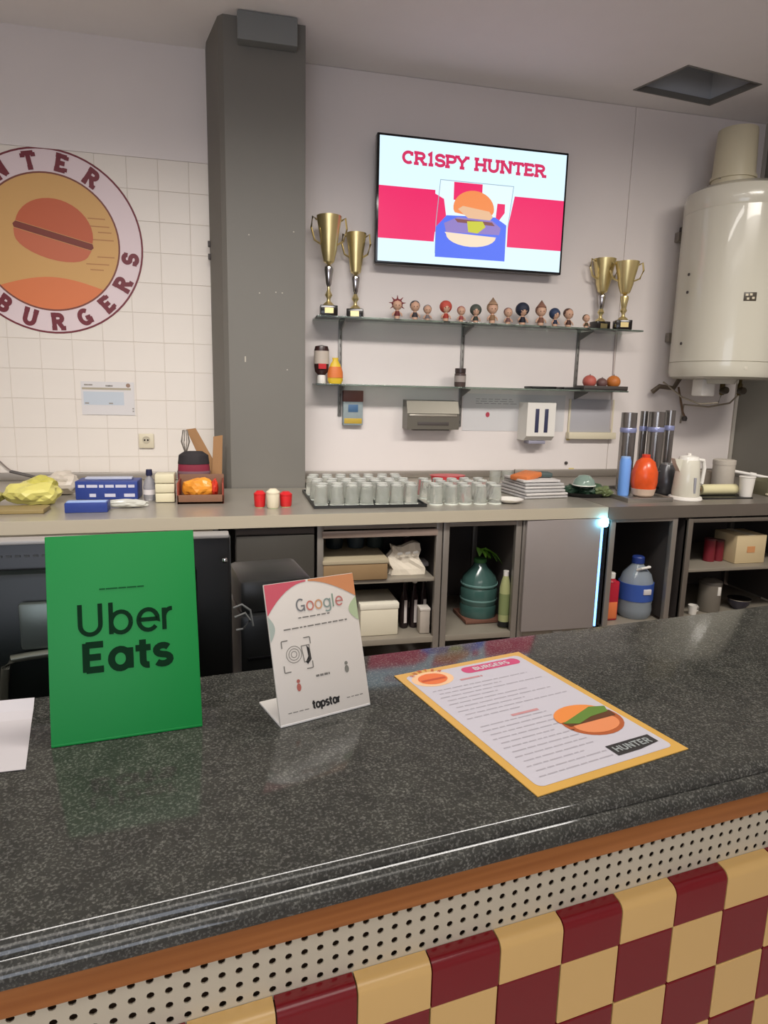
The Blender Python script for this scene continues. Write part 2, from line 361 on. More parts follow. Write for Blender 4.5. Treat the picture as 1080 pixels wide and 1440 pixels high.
scr('filling', [(-.185, -.105), (-.1, -.065), (.12, -.07), (.18, -.11), (.17, -.15), (-.17, -.155)], .0018, em('screen_purple', (150, 130, 205), .85))
scr('meat', [(-.12, -.075), (.12, -.08), (.14, -.10), (-.1, -.095)], .002, em('screen_meat', (150, 90, 90), .7))
scr('lettuce', [(-.04, -.085), (.06, -.08), (.08, -.11), (.03, -.15), (-.03, -.145)], .0022, em('screen_green', (206, 206, 60), .9))
scr('bun_bottom', [(-.18, -.155), (.16, -.165)]+arc(-.01, -.165, .16, .065, 0, -180, 12), .0024, em('screen_bunbase', (240, 216, 190), 1.0))
text(lambda q: q.build('letter', em('screen_title', (214, 44, 96), .9), sc, smooth=False), 'CR1SPY HUNTER', .066, .26, TL(.0012) @ T(0, .205, 0), True, sx=1.31)
mb = MB(); stroke(mb, [(-.235, -.28), (-.235, -.1), (-.215, .135), (.25, .135), (.225, -.1)], .004, TL(.001)); mb.build('picture_outline', em('screen_outline', (150, 180, 196), .9), sc, smooth=False)

# ------------------------------------------------------------------ glass shelves with brackets
sz1 = 1.872; sz2 = PY(650, 544, 3.95).z
sx0, sx1 = .50, 2.60
s1 = thing('glass_shelf', 'upper glass wall shelf carrying the trophies and figurines', 'shelf', (0, 0, sz1))
MB().span((sx0, 3.92, -.010), (sx1, D-.015, 0), .001).build('glass_pane', M_shelf, s1)
s2 = thing('glass_shelf', 'lower glass wall shelf with a squeeze bottle at its left end', 'shelf', (0, 0, sz2))
MB().span((sx0, 3.95, -.010), (sx1-.05, D-.015, 0), .001).build('glass_pane', M_shelf, s2)
ux = [PY(478, 470, D).x, PY(650, 480, D).x, PY(812, 480, D).x]
M_br = mat('grey_shelf_metal', (128, 126, 122), .4, .5)
for x in ux:
    for s, f in ((s1, 3.97), (s2, 3.99)):
        MB().prism([(D-.015, -.012), (f, -.012), (f, -.020), (D-.015, -.065)], -.004, .004, T(x, 0, 0) @ Matrix(((0, 0, 1, 0), (1, 0, 0, 0), (0, 1, 0, 0), (0, 0, 0, 1)))).build('bracket', M_br, s)
UPG = 'metal uprights behind the glass shelves'
for x, zb, l in ((ux[0], PY(478, 585, D).z, 'left of the three metal shelf uprights, above the small carton'), (ux[1], PY(648, 600, D).z, 'middle metal shelf upright beside the towel dispenser'), (ux[2], PY(808, 549, D).z, 'right metal shelf upright behind the orange items')):
    u_ = thing('shelf_upright', l, 'upright', (x, D-.006, zb), group=UPG)
    MB().span((-.011, -.012, 0), (.011, 0, sz1+.02-zb), .002).build('channel', M_br, u_)
    mb = MB()
    for k in range(int((sz1-zb)/.05)): mb.box((0, -.0125, .03+k*.05), (.004, .002, .02))
    mb.build('slot', M_dark, u_)
tag(MB().tube([PY(866, 470, D-.015), PY(862, 540, D-.015), PY(858, 604, D-.015)], .006).build('conduit', mat('pale_conduit', (196, 184, 178), .5)), 'thin pale conduit on wall at the right end of shelves', 'pipe')

# ------------------------------------------------------------------ trophies
def trophy(px0, px1, pyt, pyb, Y, label, silver=True, z0=sz1):
    a = PY((px0+px1)/2, pyb, Y); t = PY((px0+px1)/2, pyt, Y); h = t.z-z0; w = (PY(px1, pyt, Y)-PY(px0, pyt, Y)).length/2
    o = thing('trophy', label, 'trophy', (a.x, Y, z0), random.uniform(-.3, .3), 'gold cup trophies on the upper shelf')
    MB().box((0, 0, .03), (.10, .09, .06), .004).build('plinth', mat('black_marble', (34, 30, 28), .15), o)
    MB().box((0, -.046, .03), (.05, .002, .03)).build('plate', M_gold, o)
    p = [(.034, .06), (.03, .07), (.012, .085), (.010, .10), (.022, .12), (.010, .145), (.008, .3*h)]
    MB().lathe(p, 16).build('foot', M_gold, o)
    MB().lathe([(.009, .3*h), (.016, .33*h), (.026, .47*h), (.024, .5*h), (.008, .52*h)], 16).build('stem', M_silver if silver else M_gold, o)
    rw = w*.8
    cup = MB().lathe([(.008, .52*h), (.03, .55*h), (.45*rw+.012, .66*h), (.62*rw+.008, .78*h), (.98*rw, .97*h), (rw, h), (rw*.95, .985*h), (.58*rw, .78*h), (.4*rw, .66*h), (.0, .57*h)], 20).build('cup', M_gold, o)
    for s in (-1, 1):
        MB().tube([(s*.6*rw, 0, .72*h), (s*1.15*rw, 0, .76*h), (s*1.42*rw, 0, .88*h), (s*1.3*rw, 0, .99*h), (s*.98*rw, 0, .96*h)], .006, 6).build('handle', M_gold, o)
    return o
trophy(440, 484, 304, 432, 3.99, 'tallest gold cup trophy, leftmost on the upper shelf by the pillar')
trophy(482, 517, 328, 436, 4.09, 'slim gold trophy second from the pillar, left of the television corner')
trophy(826, 862, 364, 450, 4.10, 'wide gold cup trophy at the end of the figurine row')
trophy(857, 894, 368, 452, 3.97, 'all gold cup trophy at the far right end of the upper shelf', False)
# ------------------------------------------------------------------ figurines
M_skin = mat('figurine_skin', (206, 164, 138), .5)
FIG = [(557, (132, 60, 62), 1, 'star'), (583, (74, 72, 78), 1, 'round'), (602, (138, 132, 134), .85, 'round'), (625, (190, 78, 64), 1, 'big'), (648, (176, 92, 92), .85, 'round'),
       (670, (78, 84, 76), .95, 'big'), (690, (166, 134, 104), 1.1, 'point'), (714, (140, 104, 100), .9, 'round'), (736, (38, 44, 62), 1.15, 'big'), (758, (142, 102, 84), 1.1, 'point'),
       (780, (44, 60, 90), .95, 'big'), (801, (96, 68, 58), 1.05, 'round'), (822, (98, 84, 58), .75, 'round')]
FD = ['spiky red-brown haired', 'dark grey haired', 'short grey haired', 'bushy orange-red haired', 'small pink-haired', 'grey-green haired', 'tan pointed-hat', 'rosy brown haired', 'tall navy-blue haired', 'brown pointed-hat', 'blue-black haired', 'chestnut haired', 'smallest olive-brown']
for i, (px, c, s, hs) in enumerate(FIG):
    p = PY(px, 455, 4.02)
    o = thing('figurine', 'tiny %s figurine, number %s along the upper shelf from the left' % (FD[i], ['one', 'two', 'three', 'four', 'five', 'six', 'seven', 'eight', 'nine', 'ten', 'eleven', 'twelve', 'thirteen'][i]), 'figurine', (p.x, 4.02+.02*((i*7) % 3-1), sz1), random.uniform(-.2, .2), 'figurines on the upper shelf')
    h = .118*s
    mb = MB().lathe([(.014*s, 0), (.018*s, .2*h), (.012*s, .42*h), (.009*s, .48*h), (.022*s, .56*h), (.029*s, .7*h), (.026*s, .86*h), (.012*s, .97*h), (0, h)], 14)
    mb.tube([(-.011*s, 0, .4*h), (-.026*s, -.006, .28*h), (-.028*s, -.012, .18*h)], [.006*s, .005*s, .004*s], 6)
    mb.tube([(.011*s, 0, .4*h), (.026*s, -.006, .28*h), (.028*s, -.012, .18*h)], [.006*s, .005*s, .004*s], 6)
    mb.build('body', M_skin, o)
    MB().lathe([(.0155*s, .02), (.0195*s, .2*h), (.0135*s, .42*h), (.012*s, .43*h)], 14).build('clothes', mat('fig_cloth%d' % i, tuple(max(0, v-30) for v in c), .6), o)
    mb = MB(); k = {'round': 1.05, 'big': 1.3, 'star': 1.1, 'point': 1.1}[hs]
    mb.sphere((0, .007, .78*h), .03*s*k, (1, .9, .95))
    if hs == 'star':
        for q in range(7):
            a = -.6+q*(PI+1.2)/6; mb.tube([(0, .004, .8*h), (.052*s*math.cos(a), .004, .8*h+.05*s*math.sin(a))], [.012, .001], 6)
    if hs == 'point': mb.lathe([(.03*s, .9*h), (.0, 1.25*h)], 12)
    mb.build('hair', mat('fig_hair%d' % i, c, .6), o)
    mb = MB()
    for q in (-1, 1): mb.sphere((q*.009*s, -.027*s, .7*h), .0028*s, u=8, v=5)
    mb.build('eye', M_blackg, o)
    MB().lathe([(.022*s, 0), (.022*s, .005), (.02*s, .006)], 16).build('stand', M_black, o)

# ------------------------------------------------------------------ things on / under the lower shelf
p = PY(452, 541, 4.04)
o = thing('squeeze_bottle', 'upside-down dark sauce bottle with pale label at the left end of lower shelf', 'bottle', (max(p.x, .53), 4.04, sz2)); h = PY(452, 485, 4.04).z-sz2
MB().lathe([(.026, 0), (.028, .005), (.024, .045), (.02, .05)], 20).build('cap', M_wplast, o)
MB().lathe([(.02, .048), (.04, .07), (.044, .10), (.044, h-.03), (.038, h-.008), (.0, h)], 24, sy=.75).build('body', mat('dark_sauce', (58, 36, 34), .25), o)
MB().lathe([(.0452, .115), (.0452, h-.035)], 24, sy=.76).build('label', mat('bottle_label', (196, 184, 170), .5), o)
mb = MB(); mb.box((0, -.036, .1), (.045, .01, .03)); mb.build('red_band', M_red, o)
p = PY(472, 545, 4.0)
o = thing('sauce_pouch', 'small yellow and orange pouch beside the upside-down bottle', 'pouch', (p.x, 4.02, sz2)); h = PY(472, 503, 4.0).z-sz2
mb = MB(); mb.lathe([(.036, 0), (.046, .02), (.044, .06), (.03, h*.75), (.016, h*.9), (.02, h)], 14, sy=.5); mb.build('pouch', mat('yellow_foil', (226, 190, 50), .4, bump=.3), o)
MB().lathe([(.0475, .035), (.0455, .07), (.036, .10)], 14, sy=.56).build('label', mat('orange_print', (220, 120, 56), .5), o)
p = PY(648, 545, 4.02)
o = thing('jar', 'small dark spice jar in the middle of the lower glass shelf', 'jar', (p.x, 4.04, sz2)); h = PY(648, 518, 4.02).z-sz2
MB().lathe([(.032, 0), (.036, .01), (.036, h*.7), (.028, h*.78)], 20).build('glass', mat('dark_jar', (84, 70, 66), .2), o)
MB().lathe([(.034, h*.76), (.034, h)], 20).build('lid', mat('jar_lid', (58, 46, 44), .3), o)
MB().lathe([(.0366, .03), (.0366, h*.6)], 20).build('label', mat('jar_label', (156, 146, 140), .5), o)
for a_, b_, l in ((745, 780, 'flat black tablet lying on the lower shelf, the left one'), (790, 814, 'flat black tablet lying on the lower shelf next to the basket')):
    a = PY(a_, 547, 4.02); b = PY(b_, 547, 4.02); tag(MB().box((0, 0, .008), (b.x-a.x, .12, .016), .004).build('tablet', M_black), l, 'tablet', 'black tablets on the lower shelf').location = ((a.x+b.x)/2, 4.05, sz2)
a = PY(817, 547, 4.02); b = PY(877, 547, 4.02); cx = (a.x+b.x)/2; wd = b.x-a.x
o = thing('basket', 'low dark basket at the right end of the lower shelf', 'basket', (cx, 4.04, sz2))
MB().box((0, 0, .006), (wd, .13, .012), .003).build('base', M_dark, o)
for y in (-.062, .062): MB().box((0, y, .016), (wd, .006, .024), .002).build('side', M_dark, o)
for x in (-1, 1): MB().box((x*wd/2, 0, .016), (.006, .13, .024), .002).build('side', M_dark, o)
for x, r, c, l in ((-.09, .045, (186, 96, 84), 'pinkish red fruit at the left in the shelf basket'), (.0, .036, (110, 80, 76), 'dull brown fruit in the middle of the shelf basket'), (.085, .046, (196, 116, 52), 'orange fruit at the right end of the shelf basket')):
    o = thing('fruit', l, 'fruit', (cx+x, 4.035, sz2+.0135), group='round fruits in the shelf basket')
    MB().sphere((0, 0, r*.93), r, (1, 1, .93)).build('flesh', mat('fruit%d' % c[0], c, .5, noise=.2, nscale=20), o)
    MB().tube([(0, 0, r*1.84), (.003, 0, r*1.98)], .003, 6).build('stem', M_dark, o)
# carton on wall
a = PY(483, 549, D-.05); b = PY(510, 598, D-.05); wd = b.x-a.x; hh = a.z-b.z
o = thing('carton', 'small printed carton with brown top hanging on wall below the shelf', 'box', ((a.x+b.x)/2, D-.006, b.z))
MB().span((-wd/2, -.045, 0), (wd/2, 0, hh), .003).build('box', mat('carton_grey', (146, 158, 160), .6, noise=.1, nscale=30), o)
MB().span((-wd/2-.001, -.046, hh*.68), (wd/2+.001, -.001, hh+.001), .002).build('brown_top', mat('carton_brown', (112, 70, 62), .5), o)
MB().span((-wd*.25, -.047, hh*.38), (wd*.25, -.044, hh*.6), .001).build('blue_print', mat('carton_blue', (70, 104, 140), .5), o)
MB().span((-wd*.45, -.047, 0.01), (wd*.45, -.044, hh*.2), .001).build('yellow_print', mat('carton_yellow', (190, 160, 60), .5), o)
# towel dispenser
a = PY(572, 562, D-.1); b = PY(643, 604, D-.1); wd = b.x-a.x; hh = a.z-b.z
o = thing('towel_dispenser', 'grey metal paper towel dispenser mounted on the wall under the shelf', 'dispenser', ((a.x+b.x)/2, D-.006, b.z))
MB().prism([(0, 0), (-.12, 0), (-.12, hh*.55), (-.09, hh*.97), (0, hh)], -wd/2, wd/2, Matrix(((0, 0, 1, 0), (1, 0, 0, 0), (0, 1, 0, 0), (0, 0, 0, 1)))).build('housing', mat('dispenser_grey', (120, 116, 106), .35, .5), o, smooth=False)
MB().box((0, -.121, hh*.48), (wd*.92, .006, .012), .002).build('lip', mat('dispenser_light', (168, 162, 150), .3, .5), o)
MB().box((0, -.06, -.003), (wd*.7, .05, .01)).build('outlet', M_dark, o)
MB().box((0, -.1215, hh*.2), (wd*.6, .004, .02), .001).build('window_slot', M_dark, o)
# notice sheet with red spot behind
a = PY(652, 553, D-.01); b = PY(792, 607, D-.01)
o = thing('notice_sheet', 'large pale laminated notice with small red mark beside the towel dispenser', 'notice', ((a.x+b.x)/2, D-.0065, b.z)); wd = b.x-a.x; hh = a.z-b.z
MB().span((-wd/2, -.002, 0), (wd/2, 0, hh)).build('sheet', mat('notice_white', (206, 204, 204), .3), o, smooth=False)
MB().prism(ell(PY(685, 583, D).x-(a.x+b.x)/2, PY(685, 583, D).z-b.z, .014, .017), 0, .0006, TM((0, -.002, 0), (1, 0, 0), (0, 0, 1))).build('red_mark', mat('mark_red', (170, 60, 76), .5), o, smooth=False)
mb = MB(); NM = TM((0, -.0026, 0), (1, 0, 0), (0, 0, 1)); random.seed(3)
for k in range(3):
    x = -wd*.38
    while x < -.02: l = random.uniform(.02, .05); stroke(mb, [(x, hh*(.86-.06*k)), (x+l, hh*(.86-.06*k))], .004, NM); x += l+.012
mb.build('fine_print', mat('print_grey', (150, 148, 150), .6), o, smooth=False)
# white soap/napkin dispenser with two dark slots
a = PY(742, 566, D-.14); b = PY(778, 620, D-.14); wd = b.x-a.x; hh = a.z-b.z
o = thing('cup_lid_dispenser', 'white wall dispenser with two dark vertical slots right of the notice', 'dispenser', ((a.x+b.x)/2, D-.008, b.z))
MB().prism([(0, 0), (-.10, 0), (-.14, .03), (-.14, hh), (0, hh)], -wd/2, wd/2, Matrix(((0, 0, 1, 0), (1, 0, 0, 0), (0, 1, 0, 0), (0, 0, 0, 1)))).build('housing', M_wplast, o, smooth=False)
for x in (-.03, .035): MB().box((x, -.1405, hh*.53), (.026, .004, hh*.62), .001).build('slot', mat('slot_navy', (60, 62, 88), .3), o)
MB().box((0, -.06, -.012), (wd*.6, .08, .022), .004).build('outlet', mat('grey_outlet', (150, 148, 164), .4), o)
# frosted panel and white ledge
a = PY(803, 561, D-.02); b = PY(860, 608, D-.02); wd = b.x-a.x; hh = a.z-b.z
o = thing('wall_panel_holder', 'frosted panel with white ledge on wall above the green tray', 'panel', ((a.x+b.x)/2, D-.007, b.z))
MB().span((-wd/2, -.008, 0), (wd/2, 0, hh), .001).build('frosted_panel', mat('frosted_blue', (176, 174, 178), .4), o)
MB().span((-wd/2-.015, -.05, -.045), (wd/2+.015, 0, 0), .004).build('ledge', M_cream, o)
for s in (-1, 1): MB().span((s*wd/2-.006, -.012, 0), (s*wd/2+.006, 0, hh), .001).build('side_strip', M_cream, o)
for (x, y, rx, ry, l) in ((799, 613, .014, .06, 'upper yellow sticker strip at the left end of the white ledge'), (803, 662, .02, .04, 'lower yellow sticker just above the worktop')):
    q = PY(x, y, D-.007); tag(MB().box((0, 0, 0), (rx*2, .0015, ry), .0005).build('sticker', mat('sticker_yellow', (214, 196, 130), .5)), l, 'sticker', 'yellow stickers on the wall').location = (q.x, D-.0072, q.z)
q = PY(796, 651, D-.01); tag(MB().lathe([(.011, 0), (.011, .01), (.006, .016)], 14, M=RX(PI/2)).build('wall_plug', M_dark), 'small dark round plug on wall above the paper stack', 'plug').location = (q.x, D-.0062, q.z)
# sheet and socket on tiled wall
a = PY(113, 536, D-.01); b = PY(190, 584, D-.01); wd = b.x-a.x; hh = a.z-b.z
o = thing('tile_notice', 'faint laminated calendar sheet taped on the white tiles', 'notice', ((a.x+b.x)/2, D-.0068, b.z))
MB().span((-wd/2, -.0012, 0), (wd/2, 0, hh)).build('sheet', mat('calendar_sheet', (212, 208, 206), .4), o, smooth=False)
MB().span((-wd*.48, -.0018, hh*.76), (wd*.44, -.0011, hh*.82)).build('header_line', mat('calendar_line', (170, 160, 138), .6), o, smooth=False)
MB().span((-wd*.46, -.0018, hh*.3), (wd*.3, -.0011, hh*.7)).build('blue_block', mat('calendar_blue', (190, 198, 206), .6), o, smooth=False)
mb = MB()
for x, z in ((-.4, .9), (-.32, .9), (.0, .88), (.06, .88), (-.4, .35), (.05, .35), (.47, .2), (.47, .12)): mb.box((wd*x, -.0016, hh*z), (.022 if x < .4 else .008, .001, .008))
mb.build('fine_print', mat('calendar_print', (150, 144, 136), .6), o, smooth=False)
MB().prism(ell(wd*.39, hh*.9, .012, .012, n=14), 0, .0006, TM((0, -.0012, 0), (1, 0, 0), (0, 0, 1))).build('emblem', mat('calendar_emblem', (150, 122, 104), .6), o, smooth=False)
def socket(px, py, l):
    q = PY(px, py, D-.01); o = thing('wall_socket', l, 'socket', (q.x, D-.0065, q.z))
    MB().box((0, -.006, 0), (.085, .012, .085), .004).build('plate', M_cream, o)
    MB().lathe([(.022, 0), (.022, .002), (.02, .002), (.019, .0005), (0, .0005)], 18, M=T(0, -.012, .006) @ RX(PI/2)).build('well', mat('socket_well', (186, 176, 154), .5), o)
    mb = MB()
    for s in (-1, 1): mb.lathe([(.005, 0), (.005, .003)], 8, M=T(s*.009, -.0135, .006) @ RX(PI/2))
    mb.build('pin_hole', M_blackg, o)
socket(206, 620, 'cream wall socket on the tiles above the clear bottle')

# ------------------------------------------------------------------ water heater with bucket
cx_, cy_ = 3.13, 3.83; zb, zt, rr = 1.575, 2.72, .315
o = thing('water_heater', 'large white cylindrical water heater hung on wall beside the dark pillar', 'water heater', (cx_, cy_, zb))
hh = zt-zb
MB().lathe([(0, 0), (rr*.9, .0), (rr*.97, .012), (rr, .04), (rr, .10)], 56).build('bottom_cover', M_white, o)
MB().lathe([(rr-.006, .098), (rr-.006, .104), (rr, .106), (rr, hh-.14), (rr-.004, hh-.136)], 56).build('tank', M_white, o)
MB().lathe([(rr-.004, hh-.138), (rr, hh-.13), (rr, hh-.06), (rr*.97, hh-.02), (rr*.8, hh+.01), (0, hh+.02)], 56).build('top_cover', M_white, o)
def on_tank(px, py, r=rr):
    d = ray(px, py); dx, dy = d.x, d.y; fx, fy = -cx_, -cy_; A = dx*dx+dy*dy; B = 2*(fx*dx+fy*dy); C = fx*fx+fy*fy-r*r; t = (-B-math.sqrt(max(0, B*B-4*A*C)))/(2*A)
    p = CAM+d*t; return p-Vector((cx_, cy_, zb)), math.atan2(p.y-cy_, p.x-cx_)
for (x, y) in ((969, 386), (967, 411), (958, 483)):
    q, a = on_tank(x, y); MB().lathe([(.009, -.001), (.009, .004), (.005, .005)], 12, M=T(*q) @ RZ(a) @ RY(PI/2)).build('screw', M_dark, o)
q, a = on_tank(1055, 417); bd = MB().box((0, 0, 0), (.003, .072, .05), .001, M=T(*q) @ RZ(a)).build('rating_badge', mat('badge_dark', (70, 62, 50), .4), o)
mb = MB()
for dy, dz in ((-.02, .01), (.004, .012), (.018, -.008), (-.012, -.012)): mb.box((.002, dy, dz), (.002, .014, .012), M=T(*q) @ RZ(a))
mb.build('badge_mark', M_cream, bd)
q, a = on_tank(1049, 518); MB().box((0, 0, 0), (.002, .02, .02), .001, M=T(*q) @ RZ(a)).build('sticker', mat('badge_pale', (206, 200, 184), .4), o)
for z in (.25, .9): MB().span((-.2, .29, z), (.2, D-.008-cy_, z+.06), .003).build('wall_bracket', M_steel2, o)
for (py) in (325, 495):
    q = PY(962 if py == 325 else 950, py, 4.12); MB().box((q.x-cx_+.0, q.y-cy_, q.z-zb), (.04, .05, .05), .004).build('bracket_bolt', M_dark, o)
MB().lathe([(.10, -.03), (.11, 0)], 24, M=T(-.05, -.05, 0)).build('flange_cover', M_white, o)
MB().box((-.13, -.02, -.055), (.10, .10, .11), .01).build('junction_box', M_wplast, o)
for (x, y) in ((-.02, -.06), (.12, -.05)):
    v = MB().lathe([(.012, -.10), (.016, -.09), (.016, -.03), (.01, -.02), (.01, .005)], 12, (x, y, 0)).build('valve', mat('old_brass', (96, 84, 54), .35, .8), o)
    MB().lathe([(.022, -.02), (.026, 0), (.022, .02), (0, .022)], 12, M=T(x, y-.02, -.07) @ RX(PI/2)).build('tap_wheel', mat('dark_tap', (52, 44, 26), .4), v)
for pts in ([(-.02, -.06, -.09), (-.03, -.05, -.15), (-.13, .0, -.16), (-.19, .1, -.12), (-.2, .3, -.02)], [(.12, -.05, -.09), (.10, 0, -.15), (.02, .1, -.18), (-.02, .3, -.17), (-.02, .32, -.3)]):
    MB().tube(pts, .006, 8).build('hose', mat('braided_hose', (158, 150, 136), .35, .7), o)
q = PY(963, 586, 4.13); MB().tube([(q.x-cx_-.06, .32, -.05), (q.x-cx_-.02, .3, q.z-zb+.03), (q.x-cx_, .3, q.z-zb)], .007, 8).build('drain_pipe', mat('drain_copper', (112, 88, 66), .5), o)
MB().lathe([(.014, 0), (.018, .02), (.01, .035)], 10, (q.x-cx_, .3, q.z-zb-.03)).build('drain_tip', M_dark, o)
MB().tube([(-.14, .2, .02), (-.16, .24, -.06), (-.25, .27, -.05), (-.29, .29, -.09)], .017, 8).build('inlet_elbow', mat('dark_elbow', (86, 74, 60), .5), o)
q = PY(1032, 215, 3.9)
o = thing('bucket', 'cream plastic bucket standing on top of the white water heater', 'bucket', (q.x, 3.88, zt+.02)); h = PY(1032, 184, 3.9).z-zt-.02
MB().lathe([(0, 0), (.125, 0), (.127, .02), (.116, h-.02), (.113, h-.004), (0, h)], 32).build('body', mat('bucket_cream', (205, 196, 168), .35), o)
MB().lathe([(.127, .055), (.134, .057), (.134, .075), (.126, .077)], 32).build('rim', mat('bucket_cream', (205, 196, 168), .35), o)
tp = MB().tube([(-.13, 0, .07)]+[(.135*math.cos(a), -.135*math.sin(a)*.6-.0, .07-.04*math.sin(a)) for a in [PI-.4*k for k in range(1, 8)]]+[(.13, 0, .07)], .003, 6).build('handle', M_steel, o)

# ------------------------------------------------------------------ back worktop
ZW = .9
def fy(x): return 2.925+.03*max(-2, min(3, x))
wt = thing('back_worktop', 'long pale stainless worktop running along the back wall', 'worktop', (0, 0, 0))
M_wt = mat('worktop_steel', (178, 172, 160), .3, .55, noise=.06, nscale=9)
XS = PY(852, 715, 3).x
MB().prism([(X0+.05, fy(X0)), (XS, fy(XS)), (XS, D-.02), (.44, D-.02), (.44, 3.755), (-.11, 3.755), (-.11, D-.02), (X0+.05, D-.02)], .855, ZW).build('top', M_wt, wt, smooth=False)
MB().prism([(X0+.05, fy(X0)-.005), (XS, fy(XS)-.005), (XS, fy(XS)), (X0+.05, fy(X0))], .845, ZW).build('front_edge', mat('worktop_edge', (196, 186, 164), .35, .2), wt, smooth=False)
for k, (a, b) in enumerate(((X0+.05, -.11), (.44, XS))): struct(MB().span((a, D-.03, ZW+.001), (b, D-.008, ZW+.045), .003).build('trim_%d' % (3+k), M_steel2))
w2 = thing('steel_bench', 'darker stainless bench under the kettle at the right end', 'worktop', (0, 0, 0))
MB().prism([(XS+.004, fy(XS)), (X1-.05, fy(3)+.02), (X1-.05, D-.02), (4.22, D-.02), (4.22, 3.70), (3.55, 3.70), (3.55, D-.02), (XS+.004, D-.02)], .872, ZW).build('top', M_steel2, w2, smooth=False)
MB().prism([(XS+.004, fy(XS)-.006), (X1-.05, fy(3)+.014), (X1-.05, fy(3)+.02), (XS+.004, fy(XS))], .835, ZW).build('fascia', mat('dull_steel', (128, 120, 110), .4, .6, noise=.08), w2, smooth=False)
struct(MB().span((XS+.004, D-.03, ZW+.001), (3.54, D-.008, ZW+.05), .003).build('trim_5', M_steel2))
# ------------------------------------------------------------------ cabinets below
CF0 = 2.99
def frame(x0, x1, label, shelves=(), posts=.03, ztop=.846, back=True, mt=M_steel2, left=True, right=True, zbot=.262):
    o = thing('steel_cabinet', label, 'cabinet', (x0, CF0, 0)); w = x1-x0; dp = .62
    for s, on in ((0, left), (1, right)):
        if on: MB().span((s*w-posts/2*(1 if s else -1)-posts/2, 0, .0), (s*w-posts/2*(1 if s else -1)+posts/2, posts, ztop-.008), .002).build('post', mt, o)
    for x in (posts/2, w-posts/2): MB().span((x-posts/2, dp-posts, 0), (x+posts/2, dp, ztop-.008), .002).build('post', mt, o)
    MB().span((posts, 0, zbot-.03), (w-posts, dp, zbot), .002).build('bottom_shelf', mat('cabinet_shelf', (150, 142, 128), .45, .3), o)
    MB().span((posts, 0, ztop-.03), (w-posts, .02, ztop-.01), .002).build('top_rail', mt, o)
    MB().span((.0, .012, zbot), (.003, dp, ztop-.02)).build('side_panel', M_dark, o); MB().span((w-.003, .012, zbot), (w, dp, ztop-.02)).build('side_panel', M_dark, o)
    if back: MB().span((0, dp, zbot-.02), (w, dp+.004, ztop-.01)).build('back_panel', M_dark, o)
    for z in shelves: MB().span((posts, .01, z-.018), (w-posts, dp-.02, z), .002).build('shelf', mat('cabinet_shelf', (150, 142, 128), .45, .3), o)
    return o
xa = [PY(x, y, CF0).x for x, y in ((446, 760), (622, 760), (734, 760), (842, 760), (857, 760), (951, 760), (966, 760), (1090, 760))]
z1s = PY(540, 786, CF0).z; z2s = PY(560, 815, CF0).z
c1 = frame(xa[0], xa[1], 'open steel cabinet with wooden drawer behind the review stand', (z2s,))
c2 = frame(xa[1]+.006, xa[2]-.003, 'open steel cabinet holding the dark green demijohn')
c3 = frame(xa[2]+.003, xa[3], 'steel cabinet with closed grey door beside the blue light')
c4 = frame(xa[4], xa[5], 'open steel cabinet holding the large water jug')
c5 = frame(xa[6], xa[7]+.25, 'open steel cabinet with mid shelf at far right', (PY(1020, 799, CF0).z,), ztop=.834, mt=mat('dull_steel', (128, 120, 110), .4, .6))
c0 = frame(-2.0, -1.1, 'closed white panelled cabinet under left worktop end'); c00 = frame(-1.09, -.06, 'closed white panelled cabinet under left worktop beside pillar')
for c, wdt in ((c0, .9), (c00, 1.03)):
    for k in range(2):
        dr = MB().span((wdt/2*k+.01, -.022, .27), (wdt/2*(k+1)-.01, -.004, .72), .004).build('door', M_steel2, c)
        MB().tube([(wdt/2*k+.06, -.03, .6), (wdt/2*k+.06, -.05, .6), (wdt/2*k+.06, -.05, .5), (wdt/2*k+.06, -.03, .5)], .006, 6).build('handle', M_chrome, dr)
    MB().span((.02, -.03, .745), (wdt-.02, -.004, .835), .004).build('drawer', M_cream, c)
w = xa[3]-xa[2]
dr = MB().span((.012, -.02, .262), (w-.006, -.002, .842), .003).build('door', mat('door_steel', (158, 150, 146), .4, .35, noise=.04), c3)
MB().span((w*.44, -.028, .25), (w*.56, -.02, .258)).build('handle', M_steel, dr)
fx0 = PY(331, 780, CF0).x; fw = xa[0]-.012-fx0
fr = thing('under_counter_fridge', 'dark grey closed fridge under the worktop in front of pillar', 'fridge', (fx0, CF0, 0))
M_fr = mat('fridge_grey', (68, 65, 59), .45, .2)
MB().span((0, 0, .06), (fw, .6, .838), .004).build('body', M_fr, fr)
dr = MB().span((.004, -.024, .1), (fw-.004, -.002, .80), .005).build('door', M_fr, fr); MB().span((.03, -.04, .45), (.045, -.024, .6), .003).build('handle', M_steel2, dr)
MB().span((.004, -.02, .805), (fw-.004, -.002, .832), .003).build('control_strip', M_dark, fr)
for x in (.03, fw-.05): MB().span((x, .03, 0), (x+.03, .06, .06), .002).build('foot', M_black, fr)
# drawer of the first cabinet
w = xa[1]-xa[0]; xw = PY(545, 800, CF0).x-xa[0]; z2s += .001
dr = MB().span((.03, -.002, z2s+.004), (xw, .45, z1s-.02), .003).build('drawer', mat('drawer_wood', (142, 116, 82), .6, noise=.15, nscale=6), c1)
MB().span((.026, -.006, z1s-.02), (xw+.004, .45, z1s), .003).build('drawer_lid', mat('drawer_top', (168, 156, 130), .5), dr)
MB().span((.024, -.004, .775), (w-.024, .01, .808), .003).build('cross_rail', mat('pinkish_rail', (160, 142, 130), .4, .3), c1)
